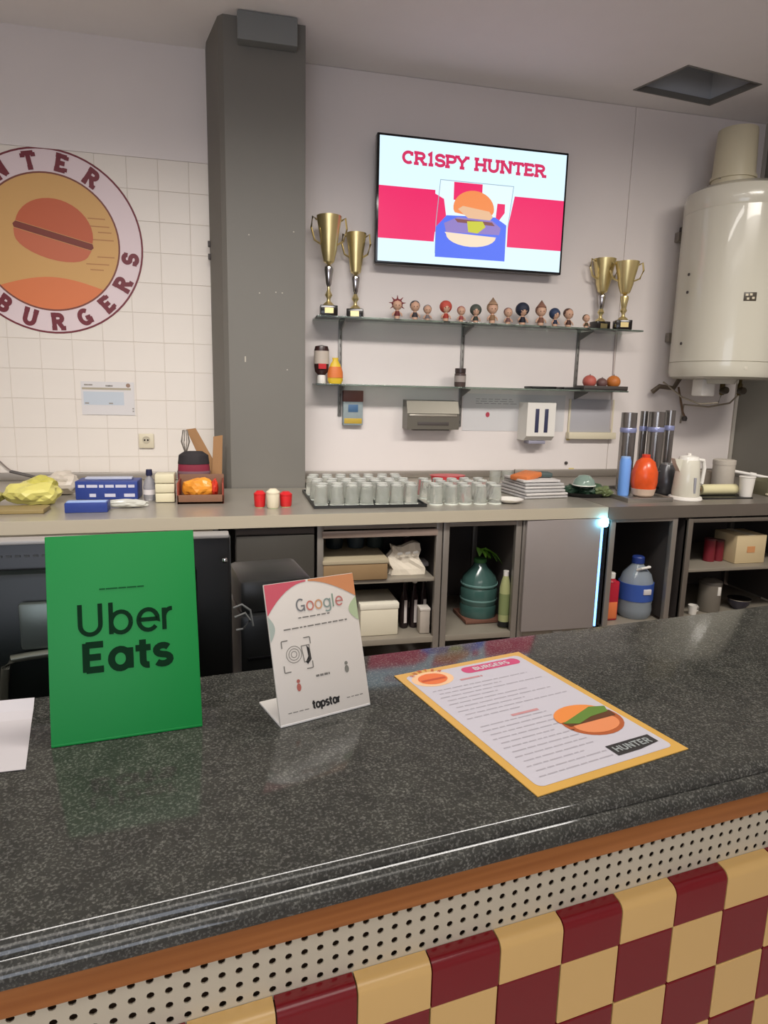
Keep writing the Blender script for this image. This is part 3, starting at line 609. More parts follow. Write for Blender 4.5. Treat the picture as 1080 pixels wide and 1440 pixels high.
# blue light strip between door and next cabinet
o = thing('light_strip', 'thin glowing blue light strip at the right edge of the grey door', 'light', (xa[3]+.008, CF0-.016, .27))
MB().span((-.009, -.004, 0), (.001, .004, .56), .001).build('tube', mat('blue_tube', (120, 180, 255), .3, emit=(110, 175, 255), es=3.2), o)
MB().lathe([(.0, -.026), (.016, -.02), (.02, 0), (.016, .02), (0, .026)], 16, (0, -.012, .555)).build('lamp', mat('blue_lamp', (120, 220, 255), .3, emit=(120, 215, 255), es=22), o)
MB().span((.006, .005, -.01), (.012, .012, .58)).build('holder', M_black, o)

# ------------------------------------------------------------------ items in the cabinets
def base(px, py, z): return PZ(px, py, z)
def span_at(x0, x1, Y): return PY(x0, 800, Y).x, PY(x1, 800, Y).x
zf = .263
# white box
a, b = span_at(508, 562, 3.04); o = thing('white_box', 'white carton box on the bottom shelf behind the review stand', 'box', ((a+b)/2, 3.16, zf)); h = PY(535, 854, 3.04).z-zf
MB().box((0, 0, h/2), (b-a, .24, h), .006).build('body', mat('box_white', (216, 208, 186), .6), o)
MB().box((0, -.0, h+.004), (b-a+.006, .246, .03), .004).build('lid', mat('box_lid', (222, 216, 198), .6), o)
# bottles: dark
DB = 'dark bottles beside the white box'
for px, lab, cap, r in ((570, 'dark bottle nearest the white box, with white label stripe', M_black, .021), (584, 'middle dark bottle between its two neighbours on the low shelf', M_wplast, .022), (597, 'rear dark bottle nearest the cabinet post', M_black, .020)):
    q = PY(px, 800, 3.14); o = thing('bottle', lab, 'bottle', (q.x, 3.14, zf), group=DB)
    MB().lathe([(r, 0), (r+.002, .01), (r+.002, .15), (.012, .2), (.011, .24)], 16).build('body', mat('dark_bottle', (38, 28, 30), .15), o)
    MB().lathe([(.013, .235), (.013, .265)], 12).build('cap', cap, o)
    MB().span((-.006, -r-.004, .03), (.008, -r-.001, .15)).build('label', mat('label_white', (208, 200, 196), .6), o)
a, b = span_at(599, 613, 3.02); o = thing('small_carton', 'small pale carton on bottom shelf against the cabinet post', 'box', ((a+b)/2-.018, 3.06, zf+.001))
MB().box((0, 0, .06), (b-a, .06, .12), .004).build('body', mat('pale_carton', (176, 166, 154), .6), o); MB().box((0, 0, .125), (b-a+.004, .064, .014), .003).build('lid', mat('pale_carton_lid', (206, 198, 188), .6), o)
# paper bag
q = PY(563, 812, 3.06); o = thing('paper_bag', 'crumpled white paper bag beside the wooden drawer', 'bag', (q.x+.034, 3.1, z2s+.001)); h = PY(563, 768, 3.06).z-z2s
mb = MB(); t = bmesh.new(); bmesh.ops.create_cube(t, size=1); bmesh.ops.subdivide_edges(t, edges=t.edges[:], cuts=4, use_grid_fill=True)
for v in t.verts:
    k = v.co.z+.5; v.co.x = v.co.x*(.17-.03*k)+.012*math.sin(9*k)+random.uniform(-.006, .006)-.012*k; v.co.y = v.co.y*(.09-.05*k)+random.uniform(-.006, .006); v.co.z = k*h+(.012*math.sin(v.co.x*40) if k > .9 else 0)
mb.merge(t); mb.build('bag', mat('bag_paper', (212, 202, 184), .8, bump=.3, bscale=30), o, smooth=False)
mb = MB()
for k in range(3): stroke(mb, [(-.055+.04*k, 0), (-.03+.04*k, .003)], .012, TM((0, -.052, h*.76), (1, 0, .06), (0, .1, 1)))
mb.build('printed_mark', mat('bag_print', (150, 146, 140), .7), o, smooth=False)
q = PY(602, 808, 3.1); o = tag(MB().box((0, 0, .012), (.12, .1, .024), .01).build('napkin_pack', M_paper), 'small flat white napkin pack right of the paper bag', 'napkins'); o.location = (q.x-.012, 3.24, z2s+.001)
q = PY(592, 790, 3.3); o = tag(MB().lathe([(.035, 0), (.045, .02), (.04, .09), (.02, .13), (0, .135)], 14).build('dark_pouch', mat('maroon_pouch', (58, 34, 38), .5)), 'dark maroon pouch behind the paper bag', 'pouch'); o.location = (q.x-.075, 3.3, z2s)
z1s += .001
# containers stored at back on top of drawer
for k, (px, c, l) in enumerate(((470, (40, 50, 54), 'dark teal tub at the left on the drawer lid'), (500, (64, 76, 82), 'grey blue tub at the middle on the drawer lid'), (527, (52, 64, 62), 'low green-grey tub near the bag on drawer lid'))):
    q = PY(px, 775, 3.25); o = thing('tub', l, 'tub', (q.x, 3.25, z1s), group='storage tubs on the drawer lid')
    MB().lathe([(.04, 0), (.046, .04), (.046, .06)], 18).build('body', mat('tub%d' % k, c, .4), o); MB().lathe([(.048, .058), (.048, .066)], 18).build('lid', mat('tub%d' % k, c, .4), o)
# green demijohn
q = PZ(674, 868, zf); a, b = span_at(650, 700, q.y); r = (b-a)/2*.95; yy = max(3.18, min(3.4, q.y))
yy = 3.22; a, b = span_at(650, 699, yy); r = (b-a)/2
o = thing('demijohn', 'large dark teal glass jug under the bench', 'jug', ((a+b)/2, yy, zf)); h = PY(675, 790, yy).z-zf
MB().lathe([(r*.9, 0), (r, .02), (r, h*.25), (r*.96, h*.28), (r, h*.31), (r, h*.55), (r*.95, h*.58), (r, h*.61), (r*.9, h*.75), (r*.4, h*.93), (r*.3, h)], 28).build('body', mat('teal_glass', (62, 92, 86), .12, coat=.3), o)
for z in (.36, .62): MB().lathe([(r*1.005, h*z), (r*1.02, h*(z+.015)), (r*1.005, h*(z+.03))], 28).build('rib', mat('teal_rib', (110, 146, 140), .15), o)
MB().lathe([(r*.35, h), (r*.35, h*1.06), (r*.3, h*1.07)], 16).build('cap', mat('green_cap', (60, 110, 60), .4), o)
MB().box((0, -.0, .012), (r*2.1, r*2.1, .02), .003).build('crate_base', mat('reddish_base', (110, 74, 60), .6), o)
o = thing('leafy_bag', 'bright green leafy bunch lying on top of the teal jug', 'herbs', ((a+b)/2-.01, yy-.03, zf+h*1.09))
for k in range(9):
    an = -1.2+k*.38; L = .10+.03*math.sin(k*2.1); d = Vector((math.cos(an)*.9, -.35, -.12-.35*abs(math.cos(an)))); c0_ = Vector((0, 0, .03))
    mb = MB(); side = d.cross(Vector((0, 0, 1))).normalized()*.022
    pts = [c0_+d*L*t+Vector((0, 0, .04*math.sin(PI*t))) for t in (0, .35, .7, 1)]
    mb.add([pts[0], pts[1]+side, pts[1]-side, pts[1]+Vector((0, 0, -.006)), pts[2]+side*.9, pts[2]-side*.9, pts[2]+Vector((0, 0, -.006)), pts[3]], [(0, 1, 3), (0, 3, 2), (1, 4, 6, 3), (3, 6, 5, 2), (4, 7, 6), (6, 7, 5)])
    mb.build('leaf', mat('leaf_green', (96, 148, 44), .5, noise=.2), o)
# cleaner bottle
a, b = span_at(709, 722, 3.08); h = PY(715, 806, 3.08).z-zf
o = thing('cleaner_bottle', 'slim pale green bottle beside the post of the grey door', 'bottle', ((a+b)/2-.022, 3.06, zf))
MB().lathe([(.026, 0), (.029, .01), (.029, h*.75), (.02, h*.9), (.012, h)], 18).build('body', mat('pale_green', (168, 172, 120), .4), o)
MB().lathe([(.0295, h*.25), (.0295, h*.65)], 18).build('label', mat('green_label', (128, 140, 92), .5), o)
MB().lathe([(.020, -.0), (.030, .004), (.030, .03), (.029, .034)], 18).build('foot', M_black, o); MB().lathe([(.014, h-.01), (.014, h+.02)], 12).build('cap', M_wplast, o)
# red bottle, water jug
a, b = span_at(851, 871, 3.07); h = PY(862, 806, 3.07).z-zf
o = thing('syrup_bottle', 'red and orange bottle with white cap left of the water jug', 'bottle', ((a+b)/2, 3.08, zf)); r = (b-a)/2
MB().box((0, 0, h*.42), (r*2, r*1.4, h*.84), .008).build('body', mat('red_bottle', (176, 30, 50), .35), o)
MB().box((0, -.002, h*.22), (r*1.7, r*1.44, h*.36), .004).build('orange_label', mat('orange_label', (224, 120, 70), .5), o)
MB().lathe([(r*.8, h*.83), (r*.5, h*.9), (r*.5, h*.92)], 16).build('neck', mat('red_bottle', (176, 30, 50), .35), o)
MB().lathe([(r*.6, h*.9), (r*.6, h), (r*.5, h*1.01)], 16).build('cap', M_wplast, o)
a, b = span_at(877, 919, 3.11); r = (b-a)/2; h = PY(898, 782, 3.11).z-zf
o = thing('water_jug', 'large clear plastic water jug with blue cap and label', 'jug', ((a+b)/2-.004, 3.115, zf))
MB().lathe([(r*.85, 0), (r*.97, .02), (r, .05), (r*.96, .08), (r, .11), (r*.96, .14), (r, .17), (r, h*.55), (r*.95, h*.6), (r*.8, h*.72), (r*.35, h*.86), (r*.28, h*.9)], 28).build('body', mat('jug_plastic', (176, 186, 194), .1, trans=.5, ior=1.25), o)
MB().lathe([(r*1.012, h*.30), (r*1.012, h*.58)], 28).build('label', mat('jug_blue', (54, 84, 160), .45), o)
MB().box((r*.1, -r*1.0, h*.47), (r*.5, .01, h*.09), .003).build('label_mark', M_paper, o)
MB().lathe([(r*.36, h*.89), (r*.36, h*.98), (r*.3, h)], 18).build('cap', mat('cap_blue', (36, 56, 120), .4), o)
MB().tube([(-.03, -r*.45, h*.8), (-.02, -r*.7, h*.84), (.03, -r*.7, h*.86), (.04, -r*.4, h*.84)], .007, 8).build('handle', M_wplast, o)
# right cabinet
zs = PY(1020, 799, CF0).z+.001
for k, (x0, x1, yt, l) in enumerate(((988, 1001, 758, 'dark red tin, left of the pair on the right cabinet shelf'), (1001.5, 1013, 760, 'dark red tin beside the cream carton, cabinet shelf'))):
    a, b = span_at(x0, x1, 3.15); o = thing('tin', l, 'tin', ((a+b)/2, 3.15, zs), group='dark red tins on the cabinet shelf'); h = PY(x0, yt, 3.15).z-zs; r = (b-a)/2
    MB().lathe([(r, 0), (r, h), (r*.9, h)], 18).build('body', mat('tin_red', (116, 34, 44), .3), o); MB().lathe([(r*1.03, h-.006), (r*1.03, h+.004), (r*.9, h+.004)], 18).build('lid', mat('tin_lid', (84, 40, 44), .4), o)
a, b = span_at(1028, 1069, 3.08); h = PY(1050, 752, 3.08).z-zs
o = thing('cream_carton', 'cream cardboard carton with small orange print on cabinet shelf', 'box', ((a+b)/2, 3.15, zs))
MB().box((0, 0, h/2), (b-a, .18, h), .004).build('box', mat('cream_card', (206, 186, 146), .7), o); MB().box((.0, -.091, h*.5), (.05, .002, .035)).build('print', mat('cream_print', (206, 146, 96), .6), o); MB().box((0, 0, h+.001), (.04, .18, .002)).build('tape', M_cream, o)
a, b = span_at(993, 1018, 3.1); h = .16
o = thing('grey_canister', 'grey canister on the bottom of the right cabinet', 'canister', ((a+b)/2, 3.12, zf))
MB().lathe([(.055, 0), (.06, .01), (.06, h), (.05, h+.01)], 22).build('body', mat('canister_grey', (120, 114, 104), .4), o); MB().lathe([(.062, h), (.062, h+.015), (.03, h+.03), (0, h+.03)], 22).build('lid', mat('canister_lid', (90, 86, 80), .3), o); MB().box((.01, -.061, h*.8), (.02, .006, .05), .002).build('white_tag', M_wplast, o)
q = PY(973, 862, 3.06); o = thing('white_cup', 'small white cup lying low at the left of the right cabinet', 'cup', (q.x+.01, 3.07, zf))
MB().lathe([(.018, 0), (.02, .002), (.026, .055), (.024, .055), (.018, .004), (0, .004)], 18).build('bowl', M_wplast, o); MB().tube([(.024, 0, .045), (.038, 0, .04), (.036, 0, .02), (.022, 0, .014)], .003, 6).build('handle', M_wplast, o)
q = PY(1042, 850, 3.1); o = thing('ladle_bowl', 'dark round bowl with pale rim at the bottom of right cabinet', 'bowl', (q.x, 3.12, zf))
MB().lathe([(.03, 0), (.055, .03), (.062, .06), (.058, .06), (.05, .032), (0, .01)], 22).build('bowl', mat('bowl_navy', (52, 50, 64), .25), o); MB().lathe([(.062, .058), (.064, .062), (.058, .063)], 22).build('rim', M_silver, o)

# ------------------------------------------------------------------ things on the left worktop
random.seed(11)
def crumple(name, c, size, mt, parent, amp=.02, seed=1, M=None):
    rnd = random.Random(seed); t = bmesh.new(); bmesh.ops.create_icosphere(t, subdivisions=3, radius=1)
    for v in t.verts:
        k = 1+amp*10*(rnd.random()-.5)+.14*math.sin(5*v.co.x+seed)*math.cos(4*v.co.y-seed)
        v.co = Vector((v.co.x*size[0]*k, v.co.y*size[1]*k, max(-.92, v.co.z)*size[2]*k)); v.co.z = max(v.co.z, -size[2]*.95)
    for v in t.verts: v.co += Vector(c)+Vector((0, 0, size[2]*.95))
    mb = MB(); mb.merge(t, M); return mb.build(name, mt, parent, smooth=False)
YB = 3.35
def at(px, py=705, Y=YB): return PY(px, py, Y).x
o = thing('plastic_bag', 'crumpled yellow-green plastic bag on left worktop', 'bag', (at(50), 3.33, ZW)); crumple('bag', (0, 0, 0), (.115, .11, .055), mat('yellow_bag', (208, 200, 112), .35, noise=.15, nscale=14), o, .018, 2); crumple('bag_fold', (.03, .03, .03), (.07, .05, .05), mat('yellow_bag2', (186, 178, 84), .4), o, .02, 5)
o = thing('plastic_bag', 'olive green bag at the left edge of the worktop', 'bag', (at(-26), 3.3, ZW)); crumple('bag', (0, 0, 0), (.12, .09, .04), mat('olive_bag', (152, 146, 82), .4, noise=.2), o, .018, 3)
o = thing('plastic_bag', 'translucent whitish bag right of the yellow bag', 'bag', (at(88, 700, 3.6), 3.62, ZW)); crumple('bag', (0, 0, 0), (.085, .08, .06), mat('whitish_bag', (196, 186, 172), .3), o, .02, 4)
o = thing('bread_tray', 'low olive tray under the yellow bag edge', 'tray', (at(38), 3.13, ZW))
MB().box((0, 0, .01), (.28, .12, .02), .004).build('base', mat('tray_olive', (140, 122, 78), .5), o)
o = thing('kitchen_tongs', 'dark metal tongs lying behind the yellow bag', 'tongs', (at(48, 670, 3.75), 3.75, ZW)); zt_ = PY(40, 668, 3.75).z-ZW
for s in (-1, 1): MB().tube([(-.11, s*.012, zt_+.02), (0, s*.012, zt_-.01), (.15, s*.006, .012)], .006, 6).build('arm', M_dark, o)
MB().box((.15, 0, .012), (.03, .03, .02), .004).build('hinge', M_dark, o)
mb = MB().tube([PY(-10, 640, D-.02), PY(10, 658, D-.02), PY(24, 668, D-.02)], .004, 6); tag(mb.build('cable', mat('cable_grey', (130, 116, 108), .5)), 'thin grey cable on the tiles at the far left', 'cable')
# blue boxes
a = at(108, 700, 3.45); b = at(196, 700, 3.45)
o = thing('foil_box', 'long dark blue carton with white lettering on the left worktop', 'box', ((a+b)/2, 3.5, ZW), -.04); hh = PY(150, 676, 3.45).z-ZW
M_blue = mat('blue_carton', (38, 58, 128), .45)
MB().box((0, 0, hh*.5), (b-a, .14, hh), .004).build('carton', M_blue, o)
mb = MB(); FM = TM((0, -.0706, hh*.62), (1, 0, 0), (0, 0, 1))
x = -.13
for l in (.03, .05, .02, .04, .05, .03): stroke(mb, [(x, .01), (x+l, .01)], .014, FM); x += l+.008
for x_, l in ((-.08, .03), (-.01, .05), (.08, .05)): stroke(mb, [(x_, -.035), (x_+l, -.035)], .016, FM)
mb.build('print', mat('blue_print', (190, 190, 206), .6), o, smooth=False)
MB().box((.0, .01, hh+.006), (.22, .05, .012), .004, M=RZ(.03)).build('top_flap', mat('flap_pale', (176, 180, 196), .5), o)
a = at(92, 712, 3.1); b = at(152, 712, 3.1)
o = thing('foil_box', 'slim pale blue topped packet in front of the dark blue carton', 'box', ((a+b)/2, 3.12, ZW), .02)
MB().box((0, 0, .022), (b-a, .09, .044), .004).build('carton', M_blue, o); MB().box((0, -.01, .0455), ((b-a)*.94, .05, .004), .001).build('pale_top', mat('pale_blue', (150, 176, 222), .4), o)
crumple('film', (.0, 0, 0), (.09, .03, .02), mat('film_pale', (190, 190, 180), .25), thing('cling_film', 'loose pale plastic film beside the blue packets', 'film', (at(180, 708, 3.2), 3.2, ZW)), .02, 8)
q = PY(211, 700, 3.4); h = PY(211, 660, 3.4).z-ZW
o = thing('spray_bottle', 'small clear bottle with dark blue cap on left worktop', 'bottle', (q.x, 3.4, ZW))
MB().lathe([(.026, 0), (.03, .01), (.03, h*.45), (.022, h*.65), (.011, h*.78), (.011, h*.82)], 18).build('body', mat('clear_plastic', (190, 190, 196), .1, trans=.6), o); MB().lathe([(.014, h*.8), (.016, h*.84), (.014, h)], 14).build('cap', mat('navy_cap', (34, 36, 66), .4), o)
MB().lathe([(.0305, .03), (.0305, h*.36)], 18).build('label', M_paper, o)
a, b = at(220, 705, 3.35), at(247, 705, 3.35)
o = thing('container_stack', 'short stack of pale cream food containers left of the red bag', 'containers', ((a+b)/2, 3.36, ZW))
for k in range(3): MB().box((0, 0, .024+.046*k), (b-a, .10, .043), .005).build('container', mat('container_cream', (206, 198, 168), .4), o)
# brown carton, red bag, orange packet
a, b = at(250, 705, 3.3), at(315, 705, 3.3)
o = thing('snack_box', 'red brown open box in front of the pillar base', 'box', ((a+b)/2, 3.36, ZW)); w = b-a
M_bx = mat('box_redbrown', (136, 56, 40), .6)
MB().box((0, 0, .006), (w, .2, .012), .002).build('base', M_bx, o)
for s in (-1, 1): MB().box((s*(w/2-.004), 0, .05), (.008, .2, .1), .002).build('side', M_bx, o); MB().box((0, s*.096, .022 if s < 0 else .06), (w, .008, .044 if s < 0 else .12), .002).build('side', mat('box_brown', (120, 84, 62), .6), o)
xq = (a+b)/2
o = thing('snack_packet', 'orange and yellow crisp packet lying in the red brown box', 'packet', (xq-.005, 3.345, ZW+.018)); crumple('packet', (0, 0, 0), (.078, .052, .05), mat('orange_pack', (226, 146, 50), .35, noise=.35, nscale=9), o, .01, 6)
crumple('red_end', (.07, 0, .004), (.018, .045, .045), mat('red_pack', (190, 52, 34), .35), o, .01, 7)
q = PY(272, 680, 3.5); h = PY(272, 636, 3.5).z-ZW
o = thing('lunch_bag', 'dark red bag with black top standing behind the orange packet', 'bag', (at(273, 670, 3.55), 3.55, ZW)); w = at(293, 670, 3.55)-at(250, 670, 3.55)
MB().lathe([(w*.5, 0), (w*.52, .05), (w*.53, h*.55), (w*.5, h*.78), (w*.35, h*.88)], 20, sy=.55).build('body', mat('crimson_fabric', (126, 34, 54), .7, noise=.15), o)
MB().lathe([(w*.52, h*.72), (w*.48, h*.92), (w*.3, h), (0, h)], 20, sy=.57).build('top', mat('black_fabric', (40, 36, 38), .8), o)
MB().lathe([(w*.54, h*.5), (w*.545, h*.53), (w*.54, h*.56)], 20, sy=.56).build('band', mat('grey_band', (120, 90, 96), .6), o)
# cardboard sheets leaning against the pillar
for k, (A, B_, C_, D_, l) in enumerate((((262, 604), (275, 602), (312, 668), (298, 682), 'narrow brown cardboard strip leaning left from the pillar foot'), ((300, 614), (313, 612), (312, 680), (298, 672), 'short upright brown cardboard offcut beside the pillar'))):
    pts = [PY(*A, 3.74-.03*k), PY(*B_, 3.74-.03*k), PY(*C_, 3.70-.03*k), PY(*D_, 3.70-.03*k)]
    o = MB().add(pts+[p+Vector((0, .006, 0)) for p in pts], [(0, 1, 2, 3), (7, 6, 5, 4), (0, 4, 5, 1), (1, 5, 6, 2), (2, 6, 7, 3), (3, 7, 4, 0)]).build('cardboard_offcut', M_card, smooth=False); tag(o, l, 'cardboard', 'cardboard offcuts by the pillar')
o = thing('wire_whisk', 'dark metal whisk standing behind the red bag', 'whisk', (at(262, 660, 3.66), 3.66, ZW)); ht_ = PY(265, 605, 3.66).z-ZW
for k in range(5):
    a_ = k*PI/5; MB().tube([(0, 0, ht_-.13), (.022*math.cos(a_), .022*math.sin(a_), ht_-.06), (.012*math.cos(a_), .012*math.sin(a_), ht_), (-.012*math.cos(a_), -.012*math.sin(a_), ht_), (-.022*math.cos(a_), -.022*math.sin(a_), ht_-.06), (0, 0, ht_-.13)], .002, 5).build('wire', M_steel2, o)
MB().tube([(0, 0, 0), (0, 0, ht_-.12)], .009, 8).build('handle', M_dark, o)
# red, cream, red pots
for px0, px1, pt, mt, l in ((357, 374, 690, M_red, 'red lidded pot, left of the three in front of pillar'), (374, 393, 686, M_cream, 'cream lidded pot between the two red pots'), (393, 411, 691, mat('red_plastic', (196, 34, 38)), 'red lidded pot, right of the three in front of pillar')):
    a, b = PY(px0, 712, 3.15).x, PY(px1, 712, 3.15).x; r = (b-a)/2; h = PY(px0, pt, 3.15).z-ZW
    o = thing('lidded_pot', l, 'pot', ((a+b)/2, 3.15+(0 if mt is not M_cream else -.03), ZW), group='small pots in front of the pillar')
    MB().lathe([(r*.75, 0), (r*.9, .008), (r*.98, h*.7), (r*.9, h*.8)], 20).build('body', mt, o); MB().lathe([(r, h*.76), (r, h*.84), (r*.5, h), (0, h)], 20).build('lid', mt, o)
    MB().lathe([(r*.78, -.0), (r*.8, .004)], 20).build('foot', mat('pot_foot', (150, 170, 120), .5), o)

# ------------------------------------------------------------------ glasses on mat
a, b = PY(441, 712, 3.08).x, PY(600, 712, 3.08).x
o = thing('drip_mat', 'black rubber bar mat under the rows of glasses', 'mat', ((a+b)/2, 3.33, ZW)); wm = b-a
MB().box((0, 0, .004), (wm, .52, .008), .002).build('sheet', M_black, o)
for s in (-1, 1): MB().box((0, s*.256, .011), (wm, .008, .008), .002).build('rim', M_black, o); MB().box((s*(wm/2-.004), 0, .011), (.008, .5, .008), .002).build('rim', M_black, o)
gl = thing('glass_tumbler', 'clear upturned tumbler in the rows drying on the bar mat', 'glass', (0, 0, 0), group='upturned tumblers on the bar mat')
gh = .095
MB().lathe([(.034, 0), (.0345, .001), (.028, gh-.002), (.026, gh), (0, gh), ], 14).build('wall', mat('tumbler_glass', (238, 240, 234), .06, trans=.82, ior=1.35), gl)
MB().lathe([(.0352, .0), (.0362, .003), (.0352, .006)], 14).build('rim', mat('rim_glass', (220, 224, 214), .1), gl)
MB().lathe([(.0275, gh-.006), (.0265, gh+.0015), (.018, gh+.002), (.016, gh-.001), (0, gh-.001)], 14).build('thick_base', mat('base_glass', (226, 228, 220), .12, trans=.4), gl)
first = True; n = 0
OR = ['first', 'second', 'third', 'fourth', 'fifth', 'sixth', 'seventh', 'eighth', 'ninth', 'tenth', 'eleventh', 'twelfth']
nx = int((wm-.02)/.075)
for r in range(6):
    for c in range(nx):
        x = (a+b)/2-wm/2+.045+c*.075+(.01 if r % 2 else -.005)+random.uniform(-.003, .003); y = 3.12+r*.083+random.uniform(-.004, .004)
        lb = 'clear upturned tumbler, %s from the left in the %s row on the bar mat' % (OR[c], ('front', 'second', 'third', 'fourth', 'fifth', 'rearmost')[r])
        if first: gl.location = (x, y, ZW+.008); gl['label'] = lb; first = False
        else: dup(gl, (x, y, ZW+.008), label=lb)
        n += 1
a2, b2 = PY(603, 706, 3.15).x, PY(690, 706, 3.15).x
for r in range(4):
    for c in range(5):
        x = a2+.035+c*.078+random.uniform(-.002, .002)+(.012 if r % 2 else 0); y = 3.14+r*.09+random.uniform(-.006, .006)
        dup(gl, (x, y, ZW), label='clear upturned tumbler right of the mat, %s row, %s from the left' % (('front', 'second', 'third', 'rearmost')[r], OR[c]), group='upturned tumblers right of the mat')
q = PY(633, 682, 3.66); a, b = PY(612, 680, 3.66).x, PY(652, 680, 3.66).x
o = thing('serving_dish', 'shallow red oval dish behind the tumblers', 'dish', ((a+b)/2, 3.70, ZW), 0)
zz = max(.0, PY(633, 682, 3.66).z-ZW)
MB().lathe([(.05, 0), (.09, zz*.9+.005), (.105, zz+.05), (.10, zz+.05), (.05, .02), (0, .012)], 24, sy=.7).build('bowl', mat('dish_red', (196, 48, 56), .35), o); MB().lathe([(.105, zz+.048), (.108, zz+.053), (.10, zz+.053)], 24, sy=.7).build('rim', mat('dish_red', (196, 48, 56), .35), o)
o = thing('steel_rod', 'thin dark rail with knob lying behind the tumblers', 'rail', (0, 0, 0)); p1, p2 = PY(498, 672, 3.95), PY(562, 677, 3.95)
MB().tube([(p1.x, 3.95, ZW+.012), (p1.x, 3.95, p1.z), (p2.x, 3.95, p2.z), (p2.x, 3.95, ZW+.006)], .008, 8).build('bar', mat('rail_brown', (84, 76, 62), .4), o); MB().sphere((p1.x, 3.95, p1.z+.01), .02, u=12, v=8).build('knob', M_dark, o)
# loose tumblers + saucer
for px, l in ((695, 'upright clear tumbler left of two beside the white saucer'), (712, 'upright clear tumbler next to the paper stack')):
    q = PY(px, 690, 3.68); o = thing('glass_tumbler', l, 'glass', (q.x, 3.68, ZW), group='upright tumblers by the saucer')
    MB().lathe([(.03, 0), (.036, .10), (.034, .10), (.028, .008), (0, .008)], 18).build('wall', mat('tumbler_glass', (214, 218, 208)), o); MB().lathe([(.0305, 0), (.031, .02)], 18).build('base', mat('base_glass', (200, 206, 196)), o)
q = PY(704, 700, 3.2); o = thing('saucer', 'small white saucer at the right of the tumblers', 'saucer', (q.x+.03, 3.16, ZW))
MB().lathe([(.035, 0), (.07, .014), (.075, .02), (.07, .018), (.035, .006), (0, .005)], 26).build('plate', M_wplast, o); MB().lathe([(.02, .0055), (.03, .0062), (.02, .0068)], 20).build('well_ring', M_cream, o)
# stack of papers/boards
a, b = PY(722, 700, 3.35).x, PY(786, 700, 3.35).x
o = thing('menu_stack', 'stack of pale grey folded menus with orange sheet on top', 'papers', ((a+b)/2, 3.42, ZW), .1); w = b-a; hh = PY(760, 668, 3.5).z-ZW
for k in range(6): MB().box((random.uniform(-.008, .008), random.uniform(-.01, .01), hh/12+k*hh/6), (w*(.98-.03*k), .34-.02*k, hh/6-.004), .003, M=RZ(random.uniform(-.05, .05))).build('sheet_bundle', mat('sheet_grey%d' % (k % 2), ((176, 174, 172), (196, 192, 188))[k % 2], .5), o)
MB().box((-.04, 0, hh+.018), (.14, .12, .03), .01, M=RZ(.4) @ RY(-.15)).build('orange_sheet', mat('orange_sheet', (206, 118, 66), .5), o)
MB().box((.06, .02, hh+.014), (.10, .09, .026), .008, M=RZ(-.3)).build('dark_sheet', mat('dark_teal_sheet', (70, 84, 82), .5), o)
# green tray
a, b = PY(796, 700, 3.3).x, PY(860, 700, 3.3).x; w = b-a
o = thing('oval_tray', 'black oval tray full of dark green items on the worktop', 'tray', ((a+b)/2, 3.36, ZW))
MB().lathe([(w*.42, 0), (w*.5, .02), (w*.51, .024), (w*.48, .022), (w*.41, .006), (0, .006)], 32, sy=.9).build('dish', M_black, o)
random.seed(5)
for k in range(7):
    x, y = random.uniform(-.1, .09), random.uniform(-.11, .1)
    crumple('green_leafy', (0, 0, 0), (.05, .04, .028), mat('dark_green%d' % (k % 3), ((38, 62, 46), (58, 84, 56), (92, 104, 66))[k % 3], .4), o, .03, 20+k, T(x, y, .006))
q = PY(822, 698, 3.25); o = thing('glass_bowl', 'small upturned greenish glass bowl on the black oval tray', 'bowl', (q.x+.02, 3.30, ZW+.064)); MB().lathe([(.062, 0), (.055, .03), (.03, .055), (0, .06)], 22).build('shell', mat('bowl_glass', (150, 172, 160), .08, trans=.4, ior=1.3), o); MB().lathe([(.063, 0), (.065, .003), (.063, .006)], 22).build('rim', mat('rim_glass', (220, 224, 214)), o)

# ------------------------------------------------------------------ right bench things
ZB = ZW
a, b = PY(879, 698, 3.12).x, PY(942, 698, 3.12).x
o = thing('steel_tray', 'shallow steel tray under the cup tubes and bottles', 'tray', ((a+b)/2, 3.32, ZB)); w = b-a
MB().box((0, 0, .004), (w, .46, .008), .002).build('base', M_steel, o)
for s in (-1, 1): MB().box((0, s*.228, .014), (w, .006, .02), .002).build('rim', M_steel, o); MB().box((s*(w/2-.003), 0, .014), (.006, .45, .02), .002).build('rim', M_steel, o)
ztr = ZB+.009
rk = thing('cup_dispenser', 'tall steel cup dispenser of four tubes behind the orange bottle', 'dispenser', (0, 3.45, ztr))
for px0, px1, yt, dy in ((870, 889, 580, 0), (896, 905, 578, .07), (909, 928, 579, 0), (931, 943, 577, .07)):
    a, b = PY(px0, 600, 3.45+dy).x, PY(px1, 600, 3.45+dy).x; r = (b-a)/2; h = PY(px0, yt, 3.45+dy).z-ztr
    t_ = MB().lathe([(r, .0), (r, h), (r*.9, h), (r*.9, h-.02), (0, h-.02)], 22, ((a+b)/2+.02, dy, 0)).build('tube', mat('tube_steel', (150, 146, 142), .22, .9, noise=.1), rk)
    MB().lathe([(r*1.01, h*.75), (r*1.06, h*.76), (r*1.06, h*.8), (r*1.01, h*.81)], 22, ((a+b)/2+.02, dy, 0)).build('collar', mat('collar_blue', (150, 156, 196), .3, .4), t_)
    MB().box(((a+b)/2+.02-r*.25, dy-r*.98, h*.5), (.012, .01, h*.42), .002).build('slot', M_dark, t_)
a, b = PY(869, 660, 3.3).x, PY(883, 660, 3.3).x; r = (b-a)/2; h = PY(876, 643, 3.3).z-ztr
